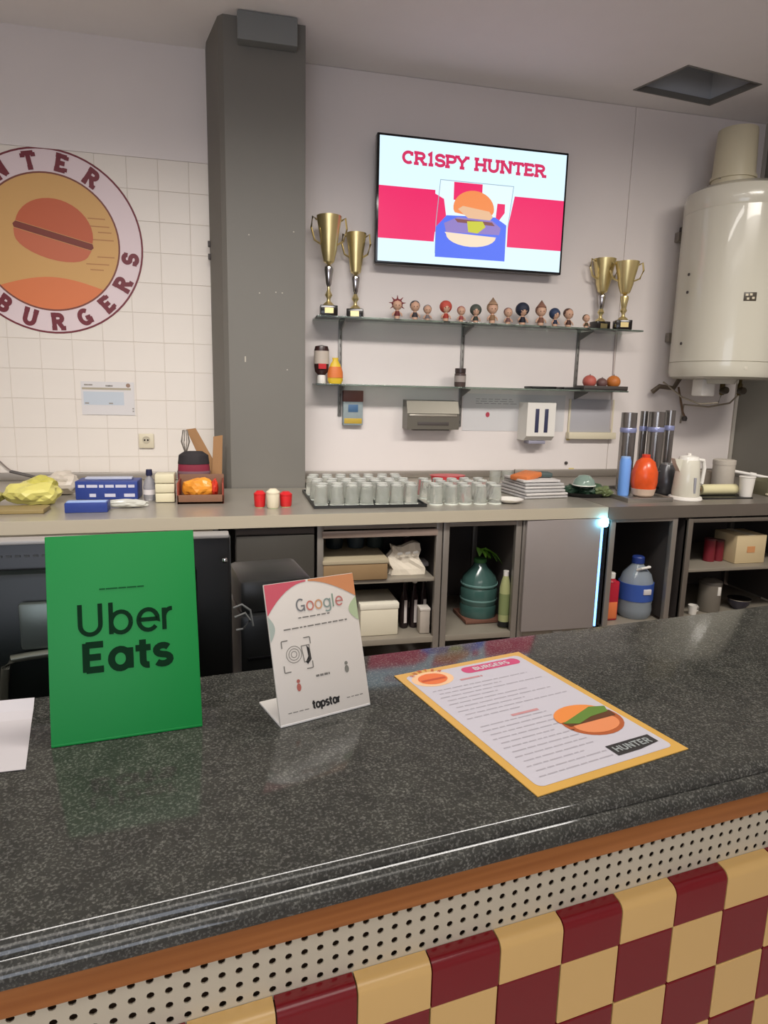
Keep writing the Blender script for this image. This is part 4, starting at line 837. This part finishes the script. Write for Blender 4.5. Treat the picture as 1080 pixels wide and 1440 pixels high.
o = thing('blue_bottle', 'slim light blue cylinder in front of the leftmost steel tube', 'bottle', ((a+b)/2, 3.28, ztr)); MB().lathe([(r*.9, 0), (r, .01), (r, h*.9), (r*.8, h)], 20).build('body', mat('light_blue', (112, 158, 226), .35), o); MB().lathe([(r*.82, h*.98), (r*.82, h*1.03), (0, h*1.03)], 16).build('cap', mat('light_blue2', (150, 186, 236), .35), o)
a, b = PY(889, 665, 3.25).x, PY(921, 665, 3.25).x; r = (b-a)/2; h = PY(905, 640, 3.25).z-ztr
o = thing('juice_bottle', 'round orange-red juice bottle in front of the steel tubes', 'bottle', ((a+b)/2, 3.24, ztr))
MB().lathe([(r*.6, 0), (r*.8, .01), (r, h*.35), (r*.98, h*.6), (r*.7, h*.85), (r*.3, h*.95)], 26).build('body', mat('juice_orange', (222, 84, 36), .25, noise=.45, nscale=14), o)
MB().lathe([(r*.62, -.0), (r*.82, .011), (r*.93, h*.2)], 26).build('pale_base', mat('pale_base', (204, 180, 160), .4), o)
MB().lathe([(r*.32, h*.93), (r*.32, h*1.02), (0, h*1.03)], 16).build('cap', mat('cap_red', (206, 60, 36), .4), o)
a, b = PY(922, 670, 3.35).x, PY(950, 670, 3.35).x; r = (b-a)/2; h = PY(938, 652, 3.35).z-ztr
o = thing('dark_pot', 'dark grey coffee pot between juice bottle and white kettle', 'pot', ((a+b)/2-.012, 3.33, ztr))
MB().lathe([(r*.85, 0), (r, .015), (r*.95, h*.5), (r*.6, h*.92), (r*.5, h)], 24).build('body', mat('pot_grey', (78, 78, 80), .25, .3), o); MB().lathe([(r*.52, h*.98), (r*.5, h*1.03), (.01, h*1.05), (0, h*1.05)], 20).build('lid', mat('pot_lid', (150, 150, 148), .25, .6), o)
MB().tube([(-r*.9, -.02, h*.8), (-r*1.25, -.02, h*.75), (-r*1.25, -.02, h*.3), (-r*.9, -.02, h*.2)], .007, 8).build('handle', M_black, o)
# white kettle
a, b = PY(944, 690, 3.16).x, PY(984, 690, 3.16).x; h = PY(965, 640, 3.16).z-ZB; r = (b-a)/2*.82
o = thing('kettle', 'white electric kettle on its base at the right end', 'kettle', ((a+b)/2+.0, 3.16, ZB))
MB().lathe([(r*1.15, 0), (r*1.2, .006), (r*1.15, .02), (r*.9, .024)], 28).build('base', M_wplast, o)
MB().lathe([(r*.98, .024), (r, .04), (r*.9, h*.5), (r*.78, h*.88), (r*.7, h*.92)], 28).build('body', M_white, o)
MB().lathe([(r*.74, h*.9), (r*.66, h*.97), (.012, h), (0, h)], 24).build('lid', M_wplast, o); MB().lathe([(.01, h*.99), (.012, h*1.04), (0, h*1.05)], 12).build('lid_knob', M_wplast, o)
MB().prism([(-r*.5, h*.9), (-r*1.35, h*.93), (-r*1.2, h*.82), (-r*.75, h*.6)], -.018, .018, Matrix(((1, 0, 0, 0), (0, 0, 1, 0), (0, 1, 0, 0), (0, 0, 0, 1)))).build('spout', M_white, o, smooth=False)
MB().tube([(r*.6, 0, h*.9), (r*1.25, 0, h*.88), (r*1.4, 0, h*.7), (r*1.3, 0, h*.35), (r*.92, 0, h*.25)], .011, 10).build('handle', M_wplast, o)
MB().box((0, -r*.93, h*.35), (.014, .01, h*.35), .002).build('gauge', mat('gauge_grey', (150, 150, 156), .3), o)
a, b = PY(955, 698, 3.12).x, PY(1062, 698, 3.12).x
tag(MB().box((0, 0, 0), (b-a-.17, .42, .006), .001).build('bench_mat', M_black), 'thin black mat under the cream roll and containers', 'mat').location = ((a+b)/2+.1, 3.36, ZB+.003)
zm = ZB+.006
for x0, x1, pt, Y, l, c in ((984, 1004, 662, 3.54, 'short taupe canister right of the kettle', (166, 152, 134)), (1004, 1029, 646, 3.41, 'taller pale ribbed canister behind the cream roll', (184, 176, 164))):
    a, b = PY(x0, 670, Y).x, PY(x1, 670, Y).x; r = (b-a)/2; h = PY(x0, pt, Y).z-zm
    o = thing('canister', l, 'canister', ((a+b)/2, Y, zm), group='canisters right of the kettle')
    MB().lathe([(r*.95, 0), (r, .01), (r, h*.85)], 22).build('body', mat('canister%d' % x0, c, .5), o); MB().lathe([(r*1.03, h*.84), (r*1.03, h*.98), (r*.9, h), (0, h)], 22).build('lid', mat('canister%d' % x0, c, .5), o)
a, b = PY(986, 690, 3.25).x, PY(1035, 690, 3.25).x
o = thing('cling_roll', 'cream roll of film lying in front of the canisters', 'roll', ((a+b)/2, 3.26, zm+.032))
MB().lathe([(.012, -(b-a)/2), (.031, -(b-a)/2), (.031, (b-a)/2), (.012, (b-a)/2)], 22, M=RY(PI/2)).build('film', mat('roll_cream', (214, 206, 164), .4), o); MB().lathe([(.013, -(b-a)/2-.004), (.015, (b-a)/2+.004), (.009, (b-a)/2+.004), (.009, -(b-a)/2-.004), (.013, -(b-a)/2-.004)], 16, M=RY(PI/2)).build('core', M_card, o)
a, b = PY(1040, 690, 3.2).x, PY(1058, 690, 3.2).x; r = (b-a)/2; h = PY(1048, 672, 3.2).z-ZB
o = thing('paper_cup', 'small white cup standing beside the cream roll', 'cup', ((a+b)/2, 3.2, zm)); MB().lathe([(r*.75, 0), (r*.98, h), (r*.9, h), (r*.7, .005), (0, .005)], 20).build('wall', M_wplast, o); MB().lathe([(r*.99, h-.003), (r*1.04, h), (r*.99, h+.003)], 20).build('rim', M_wplast, o)
o = thing('white_pipe', 'white plastic pipe running across the bench at the far right', 'pipe', (0, 0, 0)); p1, p2 = PY(1029, 662, 3.6), PY(1100, 676, 3.45)
MB().tube([p1, p2, p2+(p2-p1)*.6], .011, 10).build('tube', M_wplast, o); pm = p1.lerp(p2, .42)
MB().tube([p1.lerp(p2, .36), p1.lerp(p2, .48)], .016, 10).build('joint', M_wplast, o); MB().tube([pm, Vector((pm.x, pm.y, ZB+.001))], .010, 8).build('support', M_wplast, o)
a, b = PY(1062, 694, 3.3).x, PY(1110, 694, 3.3).x
o = thing('food_pan', 'grey-green rectangular food pan at the right edge of the bench', 'pan', ((a+b)/2, 3.33, ZB)); w = b-a
M_pan = mat('pan_olive', (118, 114, 92), .4, .3)
MB().box((0, 0, .004), (w*.9, .22, .008), .002).build('base', M_pan, o)
for s in (-1, 1): MB().box((0, s*.11, .04), (w*.92, .005, .08), .001).build('side', M_pan, o); MB().box((s*w*.46, 0, .04), (.005, .22, .08), .001).build('side', M_pan, o)
MB().box((0, -.115, .012), (w, .02, .01), .002).build('front_lip', M_cream, o)

# ------------------------------------------------------------------ customer counter (turned a little against the back wall)
CA = math.radians(7.735); CO = Vector((.1665, .4873, 0))
ct = thing('granite_worktop', 'dark speckled granite counter top with rounded double edge', 'countertop', CO, CA)
gm = bpy.data.materials.new('granite'); gm.use_nodes = True; nt = gm.node_tree; b_ = nt.nodes['Principled BSDF']
tc = nt.nodes.new('ShaderNodeTexCoord'); mp = nt.nodes.new('ShaderNodeMapping'); nt.links.new(tc.outputs['Object'], mp.inputs[0])
n1 = nt.nodes.new('ShaderNodeTexNoise'); n1.inputs['Scale'].default_value = 420; n1.inputs['Detail'].default_value = 2
n2 = nt.nodes.new('ShaderNodeTexNoise'); n2.inputs['Scale'].default_value = 45; n2.inputs['Detail'].default_value = 6
vo = nt.nodes.new('ShaderNodeTexVoronoi'); vo.inputs['Scale'].default_value = 330
for n_ in (n1, n2, vo): nt.links.new(mp.outputs[0], n_.inputs['Vector'])
r1 = nt.nodes.new('ShaderNodeValToRGB'); r1.color_ramp.elements[0].position = .5; r1.color_ramp.elements[0].color = (.042, .042, .036, 1); r1.color_ramp.elements[1].position = .82; r1.color_ramp.elements[1].color = (.19, .185, .165, 1)
r2 = nt.nodes.new('ShaderNodeValToRGB'); r2.color_ramp.elements[0].position = .35; r2.color_ramp.elements[0].color = (.8, .8, .8, 1); r2.color_ramp.elements[1].position = .7; r2.color_ramp.elements[1].color = (1.15, 1.15, 1.12, 1)
mm = nt.nodes.new('ShaderNodeMix'); mm.data_type = 'RGBA'; mm.blend_type = 'MULTIPLY'; mm.inputs[0].default_value = 1
nt.links.new(n1.outputs['Fac'], r1.inputs[0]); nt.links.new(n2.outputs['Fac'], r2.inputs[0]); nt.links.new(r1.outputs[0], mm.inputs[6]); nt.links.new(r2.outputs[0], mm.inputs[7])
nt.links.new(mm.outputs[2], b_.inputs['Base Color']); b_.inputs['Roughness'].default_value = .07; b_.inputs['IOR'].default_value = 1.5
ZC = 1.08; UL, UR = -1.3, 1.7; NB = .395
prof = [(NB, ZC), (.006, ZC), (.001, ZC-.0012), (-.003, ZC-.005), (-.004, ZC-.0095), (-.0035, ZC-.0105), (-.009, ZC-.012), (-.013, ZC-.016), (-.014, ZC-.022), (-.013, ZC-.027), (-.008, ZC-.031), (.0, ZC-.032), (NB, ZC-.032)]
MB().extr(prof[::-1], UL, UR).build('slab', gm, ct)
bar = thing('bar_counter', 'bar counter front with wood strip, perforated metal and checked tiles', 'counter', CO, CA)
M_wood = bpy.data.materials.new('orange_wood'); M_wood.use_nodes = True; nt = M_wood.node_tree; b_ = nt.nodes['Principled BSDF']
tc = nt.nodes.new('ShaderNodeTexCoord'); mp = nt.nodes.new('ShaderNodeMapping'); mp.inputs['Scale'].default_value = (3, 40, 90); nt.links.new(tc.outputs['Object'], mp.inputs[0])
n1 = nt.nodes.new('ShaderNodeTexNoise'); n1.inputs['Scale'].default_value = 1.5; nt.links.new(mp.outputs[0], n1.inputs['Vector'])
r1 = nt.nodes.new('ShaderNodeValToRGB'); r1.color_ramp.elements[0].color = (.30, .095, .018, 1); r1.color_ramp.elements[1].color = (.42, .15, .035, 1); r1.color_ramp.elements[0].position = .3; r1.color_ramp.elements[1].position = .7
nt.links.new(n1.outputs['Fac'], r1.inputs[0]); nt.links.new(r1.outputs[0], b_.inputs['Base Color']); b_.inputs['Roughness'].default_value = .35
MB().span((UL, .004, 1.0135), (UR, .03, ZC-.0325), .002).build('wood_strip', M_wood, bar)
MB().span((UL, .034, .0), (UR, .06, ZC-.034)).build('core_panel', M_dark, bar, smooth=False)
MB().span((UL, .06, .1), (UL+.03, NB-.02, ZC-.034)).build('end_panel', M_dark, bar, smooth=False); MB().span((UR-.03, .06, .1), (UR, NB-.02, ZC-.034)).build('end_panel', M_dark, bar, smooth=False)
# perforated metal: real holes
pt = .01365; rh = .0031; mb = MB(); zc0 = 1.0125; NZ = 6; UP0 = -.72; NU = 128; yp = .012
for i in range(NU):
    for j in range(NZ):
        cx, cz = UP0+(i+.5)*pt, zc0-(j+.5)*pt; h = pt/2
        sq = [(h, 0), (h, h), (0, h), (-h, h), (-h, 0), (-h, -h), (0, -h), (h, -h)]
        vs = [(cx+x, yp, cz+z) for x, z in sq]+[(cx+rh*math.cos(k*PI/4), yp, cz+rh*math.sin(k*PI/4)) for k in range(8)]+[(cx+rh*math.cos(k*PI/4), yp+.0012, cz+rh*math.sin(k*PI/4)) for k in range(8)]
        fs = [(k, (k+1) % 8, 8+(k+1) % 8, 8+k) for k in range(8)]+[(8+k, 8+(k+1) % 8, 16+(k+1) % 8, 16+k) for k in range(8)]
        mb.add(vs, fs)
bmesh.ops.remove_doubles(mb.b, verts=mb.b.verts[:], dist=1e-5)
mb.build('perforated_panel', mat('perforated_metal', (206, 196, 172), .38, .25, noise=.07, nscale=5), bar, smooth=False)
MB().span((UL, .022, .9), (UR, .033, 1.013)).build('backing_board', mat('backing_brown', (92, 72, 56), .8), bar, smooth=False)
# checked tiles
ts = .07; ZT = .9115
M_tr = mat('maroon_tile', (122, 26, 32), .18, noise=.06, nscale=4, coat=.2); M_tc = mat('cream_tile', (218, 178, 112), .22, noise=.05, nscale=4, coat=.2)
MB().span((UL, .0035, .25), (UR, .0215, .95)).build('grout', mat('rose_grout', (156, 110, 86), .8), bar, smooth=False)
def edge_tile():
    zt2 = .958; g = .0007; n_ = 6
    pr = [(.004, ZT+g), (-.004, ZT+g)]+[(-.004+.010*(1-math.cos(k*PI/2/n_)), zt2-.010+.010*math.sin(k*PI/2/n_)) for k in range(n_+1)]+[(.0115, zt2+.001), (.0115, zt2-.008), (.004, zt2-.008)]
    return MB().extr(pr, g-ts/2, ts/2-g)
e1 = edge_tile().build('tile', M_tr, bar); e2 = edge_tile().build('tile', M_tc, bar)
f1 = MB().box((0, 0, 0), (ts-.0014, .008, ts-.0014), .001, seg=1).build('tile', M_tr, bar, smooth=False); f2 = MB().box((0, 0, 0), (ts-.0014, .008, ts-.0014), .001, seg=1).build('tile', M_tc, bar, smooth=False)
me = {('e', 1): e1.data, ('e', 0): e2.data, ('f', 1): f1.data, ('f', 0): f2.data}
for o_ in (e1, e2, f1, f2): bpy.data.objects.remove(o_)
for k in range(-10, 17):
    for j in range(-1, 8):
        red = (k % 2 == 0) if j < 0 else ((k+j) % 2 == 1)
        o = bpy.data.objects.new('tile', me[('e' if j < 0 else 'f', int(red))]); COL.objects.link(o); o.parent = bar
        o.location = (k*ts+ts/2, 0, 0) if j < 0 else (k*ts+ts/2, 0, ZT-(j+.5)*ts)
# staff ledge behind the counter
lw = thing('staff_ledge', 'low dark ledge behind the granite counter carrying monitor and printer', 'shelf', CO, CA)
MB().span((-1.2, NB+.005, .76), (.55, NB+.33, .79), .003).build('board', mat('ledge_dark', (60, 56, 52), .5), lw)
for x in (-1.15, -.3, .5): MB().span((x-.02, NB+.01, 0), (x+.02, NB+.32, .76), .002).build('support', mat('ledge_dark', (60, 56, 52), .5), lw)
# pos monitor
def CL(u, n, z): return Vector((CO.x+u*math.cos(CA)-n*math.sin(CA), CO.y+u*math.sin(CA)+n*math.cos(CA), z))
mx1 = PY(325, 800, 1.02).x; mtop = PY(200, 765, 1.0).z
MW = .52; o = thing('monitor', 'black computer monitor seen from behind beside the green sign', 'monitor', (mx1-MW/2, 1.04, .79), math.radians(1.5)); zt_ = mtop-.79
MB().box((0, .012, zt_-.155), (MW, .024, .31), .006).build('back_cover', M_black, o)
MB().box((0, .0, zt_+.001), (MW*.99, .03, .006), .002).build('top_edge', mat('monitor_grey', (176, 172, 166), .35), o)
MB().box((0, -.012, zt_-.16), (MW*.8, .03, .24), .012).build('rear_bulge', mat('monitor_black2', (20, 26, 24), .4), o)
MB().box((0, .0245, zt_-.155), (MW*.96, .002, .29)).build('panel', M_blackg, o)
a = PY(20, 852, .99); b = PY(68, 916, .99); ox, oz = mx1-MW/2, .79
MB().box(((a.x+b.x)/2-ox+.012, -.036, (a.z+b.z)/2-oz), (b.x-a.x+.024, .012, a.z-b.z), .005).build('mount_plate', mat('plate_grey', (96, 104, 98), .35, .6), o)
mb = MB(); p = [PY(70, 920, .99), PY(40, 924, .99), PY(12, 932, .98), PY(2, 945, .98), PY(0, 985, .98)]
mb.tube([(v.x-ox, -.045, v.z-oz) for v in p]+[(p[-1].x-ox, -.045, .006)], .006, 10); mb.build('arm', mat('arm_grey', (110, 112, 100), .35, .7), o)
MB().box((p[-1].x-ox+.0, -.02, .006), (.16, .16, .012), .004).build('foot', M_black, o)
MB().box((MW/2-.01, -.026, zt_-.034), (.008, .006, .008), .002).build('screw', M_chrome, o)
mb = MB()
for k in range(26): mb.box((-.2+.012*k, -.0005, zt_-.022), (.007, .002, .003))
mb.build('vent_slot', mat('vent_grey', (70, 72, 70), .5), o)
# receipt printer
a, b = PY(326, 850, 1.08).x, PY(395, 850, 1.08).x; h = PY(350, 822, 1.08).z-.79
o = thing('receipt_printer', 'black receipt printer with a red light behind the review stand', 'printer', ((a+b)/2+.026, 1.165, .79), CA); w = .13
MB().box((0, 0, h*.42), (w, .15, h*.84), .01).build('body', M_black, o); MB().box((0, .005, h*.92), (w*.96, .14, h*.17), .01).build('lid', mat('printer_lid', (44, 44, 42), .35), o)
q = PY(363, 922, 1.05)
MB().box((w*.02, -.0765, q.z-.79), (.007, .004, .005), .001).build('power_light', mat('red_led', (255, 90, 60), .3, emit=(255, 110, 80), es=1.6), o)
MB().box((0, -.076, h*.62), (w*.8, .003, .004)).build('paper_slot', M_blackg, o); MB().box((.0, -.0765, h*.3), (w*.5, .003, .05), .001).build('front_panel', M_blackg, o)
for k, pts in enumerate(([(330, 868), (345, 862), (352, 872), (342, 884), (332, 886)], [(328, 855), (340, 850), (352, 858), (356, 880)])):
    mb = MB(); mb.tube([PY(x, y, 1.03+.005*k) for x, y in pts], .0018, 6); tag(mb.build('cable', mat('cable_pale', (120, 122, 118), .4)), ('looped pale cable between monitor and printer, the lower loop', 'thin pale cable above the lower loop beside the printer')[k], 'cable', 'cables by the printer')

# ------------------------------------------------------------------ signs on the counter
def stand(name, label, cat, pxl, pxr, w, L, lean, foot_px=None):
    q1, q2 = PZ(*pxl, ZC), PZ(*pxr, ZC); d = (q2-q1); rz = math.atan2(d.y, d.x); mid = (q1+q2)/2
    return thing(name, label, cat, (mid.x, mid.y, ZC+.0004), rz), rz
o, rz = stand('delivery_sign', 'bright green upright delivery service sign on the granite counter', 'sign', (72, 1053), (285, 1022), 0, 0, 0)
SW = .1546; lean = .06; SH = .2135; L = math.hypot(lean, SH); n_ = Vector((0, -SH, lean)).normalized()
M_grn = mat('green_acrylic', (4, 138, 58), .55, noise=.04)
FMx = TM((0, 0, .0015), (1, 0, 0), (0, lean, SH))
MB().box((0, L/2, -.0015), (SW, L, .003), .0008, M=FMx).build('panel', M_grn, o)
MB().box((0, .035, .0015), (SW, .07, .003), .0008).build('foot', M_grn, o)
MB().box((0, .055, .052), (SW*.5, .003, .10), .0008, M=Matrix.Identity(4)).build('rear_strut', M_grn, o)
M_dg = mat('dark_green_print', (3, 44, 20), .7, spec=.15)
LB = lambda q: q.build('letter', M_dg, o, smooth=False)
text(LB, 'Uber', .0345, .135, FMx @ T(.0015, .1115, .0004), sx=.98)
text(LB, 'Eats', .0310, .23, FMx @ T(.0015, .0730, .0004), sx=1.06)
mb = MB(); x = -.025
for l in (.006, .012, .008, .010, .007): stroke(mb, [(x, 0), (x+l, 0)], .0016, FMx @ T(0, .1615, .0004)); x += l+.0008
mb.build('small_print', mat('mid_green_print', (4, 84, 36), .6, spec=.2), o, smooth=False)
# review stand
o, rz = stand('review_stand', 'small white review stand with a curved colour header on the counter', 'sign', (395, 1025), (521, 992), 0, 0, 0)
SW = .1175; lean = .050; SH = .1535; L = math.hypot(lean, SH)
FMx = TM((0, 0, .0015), (1, 0, 0), (0, lean, SH))
M_std = mat('stand_white', (216, 208, 196), .3)
MB().box((0, L/2, -.0015), (SW, L, .003), .0008, M=FMx).build('panel', M_std, o)
MB().box((0, .034, .0015), (SW, .068, .003), .0008).build('foot', M_wplast, o)
def hdr(name, poly, col): MB().flat(poly, .0004, FMx).build(name, mat(name, col, .4), o, smooth=False)
hw = SW/2-.0005; Tt = L-.0005
def cv(t): return (-hw+2*hw*t, Tt-.034*(1-math.sin(PI*min(1, t*1.15+.0)/1.0))**1.3 if t < .43 else Tt-.003-.03*((t-.43)/.57)**2)
hdr('header_pink', [(-hw, Tt), (-hw*.1, Tt)]+[(-hw*.1-(hw*.9)*k/8, Tt-.002-.034*(k/8)**2) for k in range(0, 9)], (206, 92, 104))
hdr('header_orange', [(-hw*.05, Tt), (hw, Tt)]+[(hw-(hw*1.05)*k/8, Tt-.002-.026*(1-k/8)**1.6) for k in range(0, 9)], (206, 138, 92))
hdr('header_green', [(hw, Tt-.028)]+[(hw-.012*math.sin(PI*k/10), Tt-.028-.03*k/10) for k in range(11)]+[(hw, Tt-.058)], (176, 190, 150))
hdr('header_teal', [(-hw, Tt-.036)]+[(-hw+.007*math.sin(PI*k/10), Tt-.036-.03*k/10) for k in range(11)], (170, 180, 168))
cols = {'G': (120, 120, 118), 'o1': (196, 120, 104), 'o2': (200, 150, 110), 'g': (136, 150, 140), 'l': (130, 150, 130), 'e': (190, 120, 110)}
x = -.031
for k, c in (('G', 'G'), ('o1', 'o'), ('o2', 'o'), ('g', 'g'), ('l', 'l'), ('e', 'e')):
    mb = MB(); text(mb, c, .0155, .12, FMx @ T(x+.008, .1245, .0005), center=False, sx=.92); mb.build('lettering', mat('google_'+k, cols[k], .5), o, smooth=False); x += G(c, False)[1]*.0155*.92
M_ink = mat('grey_ink', (116, 112, 104), .6); M_blk = mat('black_ink', (34, 32, 30), .6)
mb = MB()
def words(mb, x0, x1, y, th, M, seed=0, lo=.003, hi=.009, gap=.0015):
    rnd = random.Random(seed); x = x0
    while x < x1-.001:
        l = min(rnd.uniform(lo, hi), x1-x); stroke(mb, [(x, y), (x+l, y)], th, M); x += l+gap
PMx = FMx @ T(0, 0, .0005)
words(mb, -.021, .020, .1175, .0013, PMx, 1); words(mb, -.041, .042, .1065, .0014, PMx, 2); words(mb, -.048, -.022, .0125, .0009, PMx, 3); words(mb, .028, .05, .0145, .0009, PMx, 4)
words(mb, -.008, .010, .0475, .0025, PMx, 5, .003, .005, .001)
mb.build('small_print', M_ink, o, smooth=False)
mb = MB()
for cx, cy, sx_, sy_ in ((-.046, .094, 1, -1), (-.010, .094, -1, -1), (-.046, .058, 1, 1), (-.010, .058, -1, 1)): stroke(mb, [(cx, cy+sy_*.008), (cx, cy+sy_*.0008), (cx+sx_*.0008, cy), (cx+sx_*.008, cy)], .0012, PMx)
mb.build('corner_mark', M_ink, o, smooth=False)
mb = MB()
for r_ in (.0035, .0065, .0095): stroke(mb, arc(-.032, .077, r_, r_, 0, 360, 20), .0007, PMx)
stroke(mb, [(-.022, .085), (-.012, .085), (-.0125, .068), (-.02, .066), (-.022, .085)], .001, PMx); mb.build('wave_icon', M_ink, o, smooth=False)
mb = MB(); mb.flat([(-.0155, .085), (-.0115, .080), (-.011, .068), (-.016, .063), (-.0185, .066), (-.0145, .072)], 0, PMx); mb.build('phone_icon', M_blk, o, smooth=False)
mb = MB(); text(mb, 'topstar'.replace('topstar', 'topstar'), .0095, .24, PMx @ T(.001, .0115, 0), sx=.82); mb.build('lettering', M_blk, o, smooth=False)
for cx, cy, c in ((-.031, .039, (170, 96, 84)), (.033, .048, (120, 118, 108))):
    mb = MB(); mb.flat(ell(cx, cy, .0028, .0045, n=14), 0, PMx); mb.flat(ell(cx, cy+.007, .0022, .0022, n=12), 0, PMx); mb.build('figure_icon', mat('icon%d' % c[0], c, .5), o, smooth=False)

# menu sheet
q1 = PZ(553, 951, ZC); q2 = PZ(728, 920, ZC); q3 = PZ(970, 1055, ZC); q4 = PZ(755, 1117, ZC)
ma = .469-.2298; mn = thing('menu_sheet', 'laminated white burger menu with yellow border lying on the granite', 'menu', ((q1.x+q3.x)/2, (q1.y+q3.y)/2, ZC+.0004), ma)
MWd, MH = .2085, .297
MB().box((0, 0, .0005), (MWd, MH, .001)).build('laminate', mat('menu_yellow', (214, 168, 84), .25, noise=.12, nscale=8), mn, smooth=False)
def mflat(name, poly, z, col, ro=.35): return MB().flat(poly, z, None).build(name, mat(name, col, ro), mn, smooth=False)
def rnd_rect(x0, y0, x1, y1, r, n=5):
    P = []
    for cx, cy, a in ((x1-r, y1-r, 0), (x0+r, y1-r, 90), (x0+r, y0+r, 180), (x1-r, y0+r, 270)): P += arc(cx, cy, r, r, a, a+90, n)
    return P
mflat('menu_white', rnd_rect(-.094, -.138, .094, .138, .008), .0013, (200, 196, 202))
mflat('menu_pink_label', rnd_rect(-.012, .113, .084, .132, .009), .0015, (204, 74, 116))
mb = MB(); text(mb, 'BURGERS', .0095, .22, T(.036, .1178, .0017), sx=1.05); mb.build('lettering', M_paper, mn, smooth=False)
mflat('menu_badge', ell(-.062, .118, .030, .022), .0015, (240, 196, 150)); mflat('menu_badge_core', ell(-.062, .118, .021, .016), .0017, (230, 118, 60)); mflat('menu_badge_patty', [(-.08, .113), (-.044, .113), (-.044, .118), (-.08, .118)], .0019, (196, 84, 46))
mb = MB()
for k, c in enumerate('HUNTER'):
    a_ = 140-k*20; text(mb, c, .0065, .2, T(-.062, .118, .0017) @ RZ(math.radians(a_-90)) @ T(0, .0245, 0), sx=.9)
mb.build('lettering', mat('menu_badge_text', (206, 110, 70), .5), mn, smooth=False)
mb = MB(); rl = MB()
for col_, (x0, x1) in enumerate(((-.082, .086),)):
    y = .094
    for k in range(22):
        if k == 10: y -= .012
        xe = x1 if not (8 < k) or y > -.01 else .02
        if -.01 > y > -.108: xe = .018
        if k not in (0,): words(mb, x0+(.0 if k % 2 else .004), min(xe, x0+[.12, .15, .1, .16, .08][k % 5]), y, .0016, T(0, 0, .0016), 30+k, .005, .02, .0022)
        y -= .0098
words(rl, -.03, .005, .1, .004, T(0, 0, .0016), 90, .03, .034); words(rl, -.028, .012, -.008, .0045, T(0, 0, .0016), 91, .04, .044)
mb.build('small_print', mat('menu_ink', (172, 166, 172), .6), mn, smooth=False); rl.build('heading', mat('menu_heading', (196, 140, 140), .6), mn, smooth=False)
# burger picture
Bc = (.052, -.052)
mflat('menu_bun_bottom', ell(Bc[0], Bc[1]-.004, .040, .034), .0016, (176, 92, 48))
mflat('menu_bun_face', ell(Bc[0], Bc[1]-.012, .031, .020), .0018, (228, 142, 92))
mflat('menu_patty', [(Bc[0]-.038, Bc[1]+.006), (Bc[0]+.038, Bc[1]+.006), (Bc[0]+.036, Bc[1]-.007), (Bc[0]-.034, Bc[1]-.007)], .002, (96, 58, 32))
mflat('menu_lettuce', [(Bc[0]-.038, Bc[1]+.002), (Bc[0]-.02, Bc[1]+.008), (Bc[0]+.02, Bc[1]+.022), (Bc[0]+.04, Bc[1]+.016), (Bc[0]+.034, Bc[1]+.004), (Bc[0]+.005, Bc[1]+.002), (Bc[0]-.02, Bc[1]-.006)], .0022, (98, 132, 52))
mflat('menu_bun_top', arc(Bc[0]-.004, Bc[1]+.008, .037, .026, 0, 190, 16), .0021, (232, 140, 66))
mflat('menu_black_label', [(.022, -.128), (.022, -.108), (.086, -.108), (.086, -.124), (.07, -.126), (.055, -.128)], .0017, (52, 50, 50))
mb = MB(); text(mb, 'HUNTER BURGERS'[:6], .010, .2, T(.053, -.1225, .0019), sx=1.0); mb.build('lettering', mat('menu_label_text', (150, 156, 154), .5), mn, smooth=False)
# loose white paper at left
P = [PZ(46, 1003, ZC), PZ(34, 1083, ZC)]
o = thing('paper_sheet', 'blank white sheet at the left edge of the granite counter', 'paper', (0, 0, 0))
pr_ = [PZ(36, 1083, ZC), PZ(45, 1012, ZC)]; dL = Vector((-.22, -.01, 0))
mb = MB(); vs = []; K = 6
base_ = [pr_[0].lerp(pr_[1], t) for t in (0, .5, 1)]+[PZ(46, 1006, ZC)+Vector((0, .004, .004)), PZ(47, 1001, ZC)+Vector((-.0, .008, .013))]
for q in base_: vs += [q+Vector((0, 0, .0012)), q+dL+Vector((0, 0, .0012))]
for q in base_: vs += [q+Vector((0, 0, .0006)), q+dL+Vector((0, 0, .0006))]
nn = len(base_); fs = [(2*i, 2*i+2, 2*i+3, 2*i+1) for i in range(nn-1)]+[(2*nn+2*i, 2*nn+2*i+1, 2*nn+2*i+3, 2*nn+2*i+2) for i in range(nn-1)]
mb.add(vs, fs); mb.build('sheet', M_paper, o, smooth=False, fix=False)
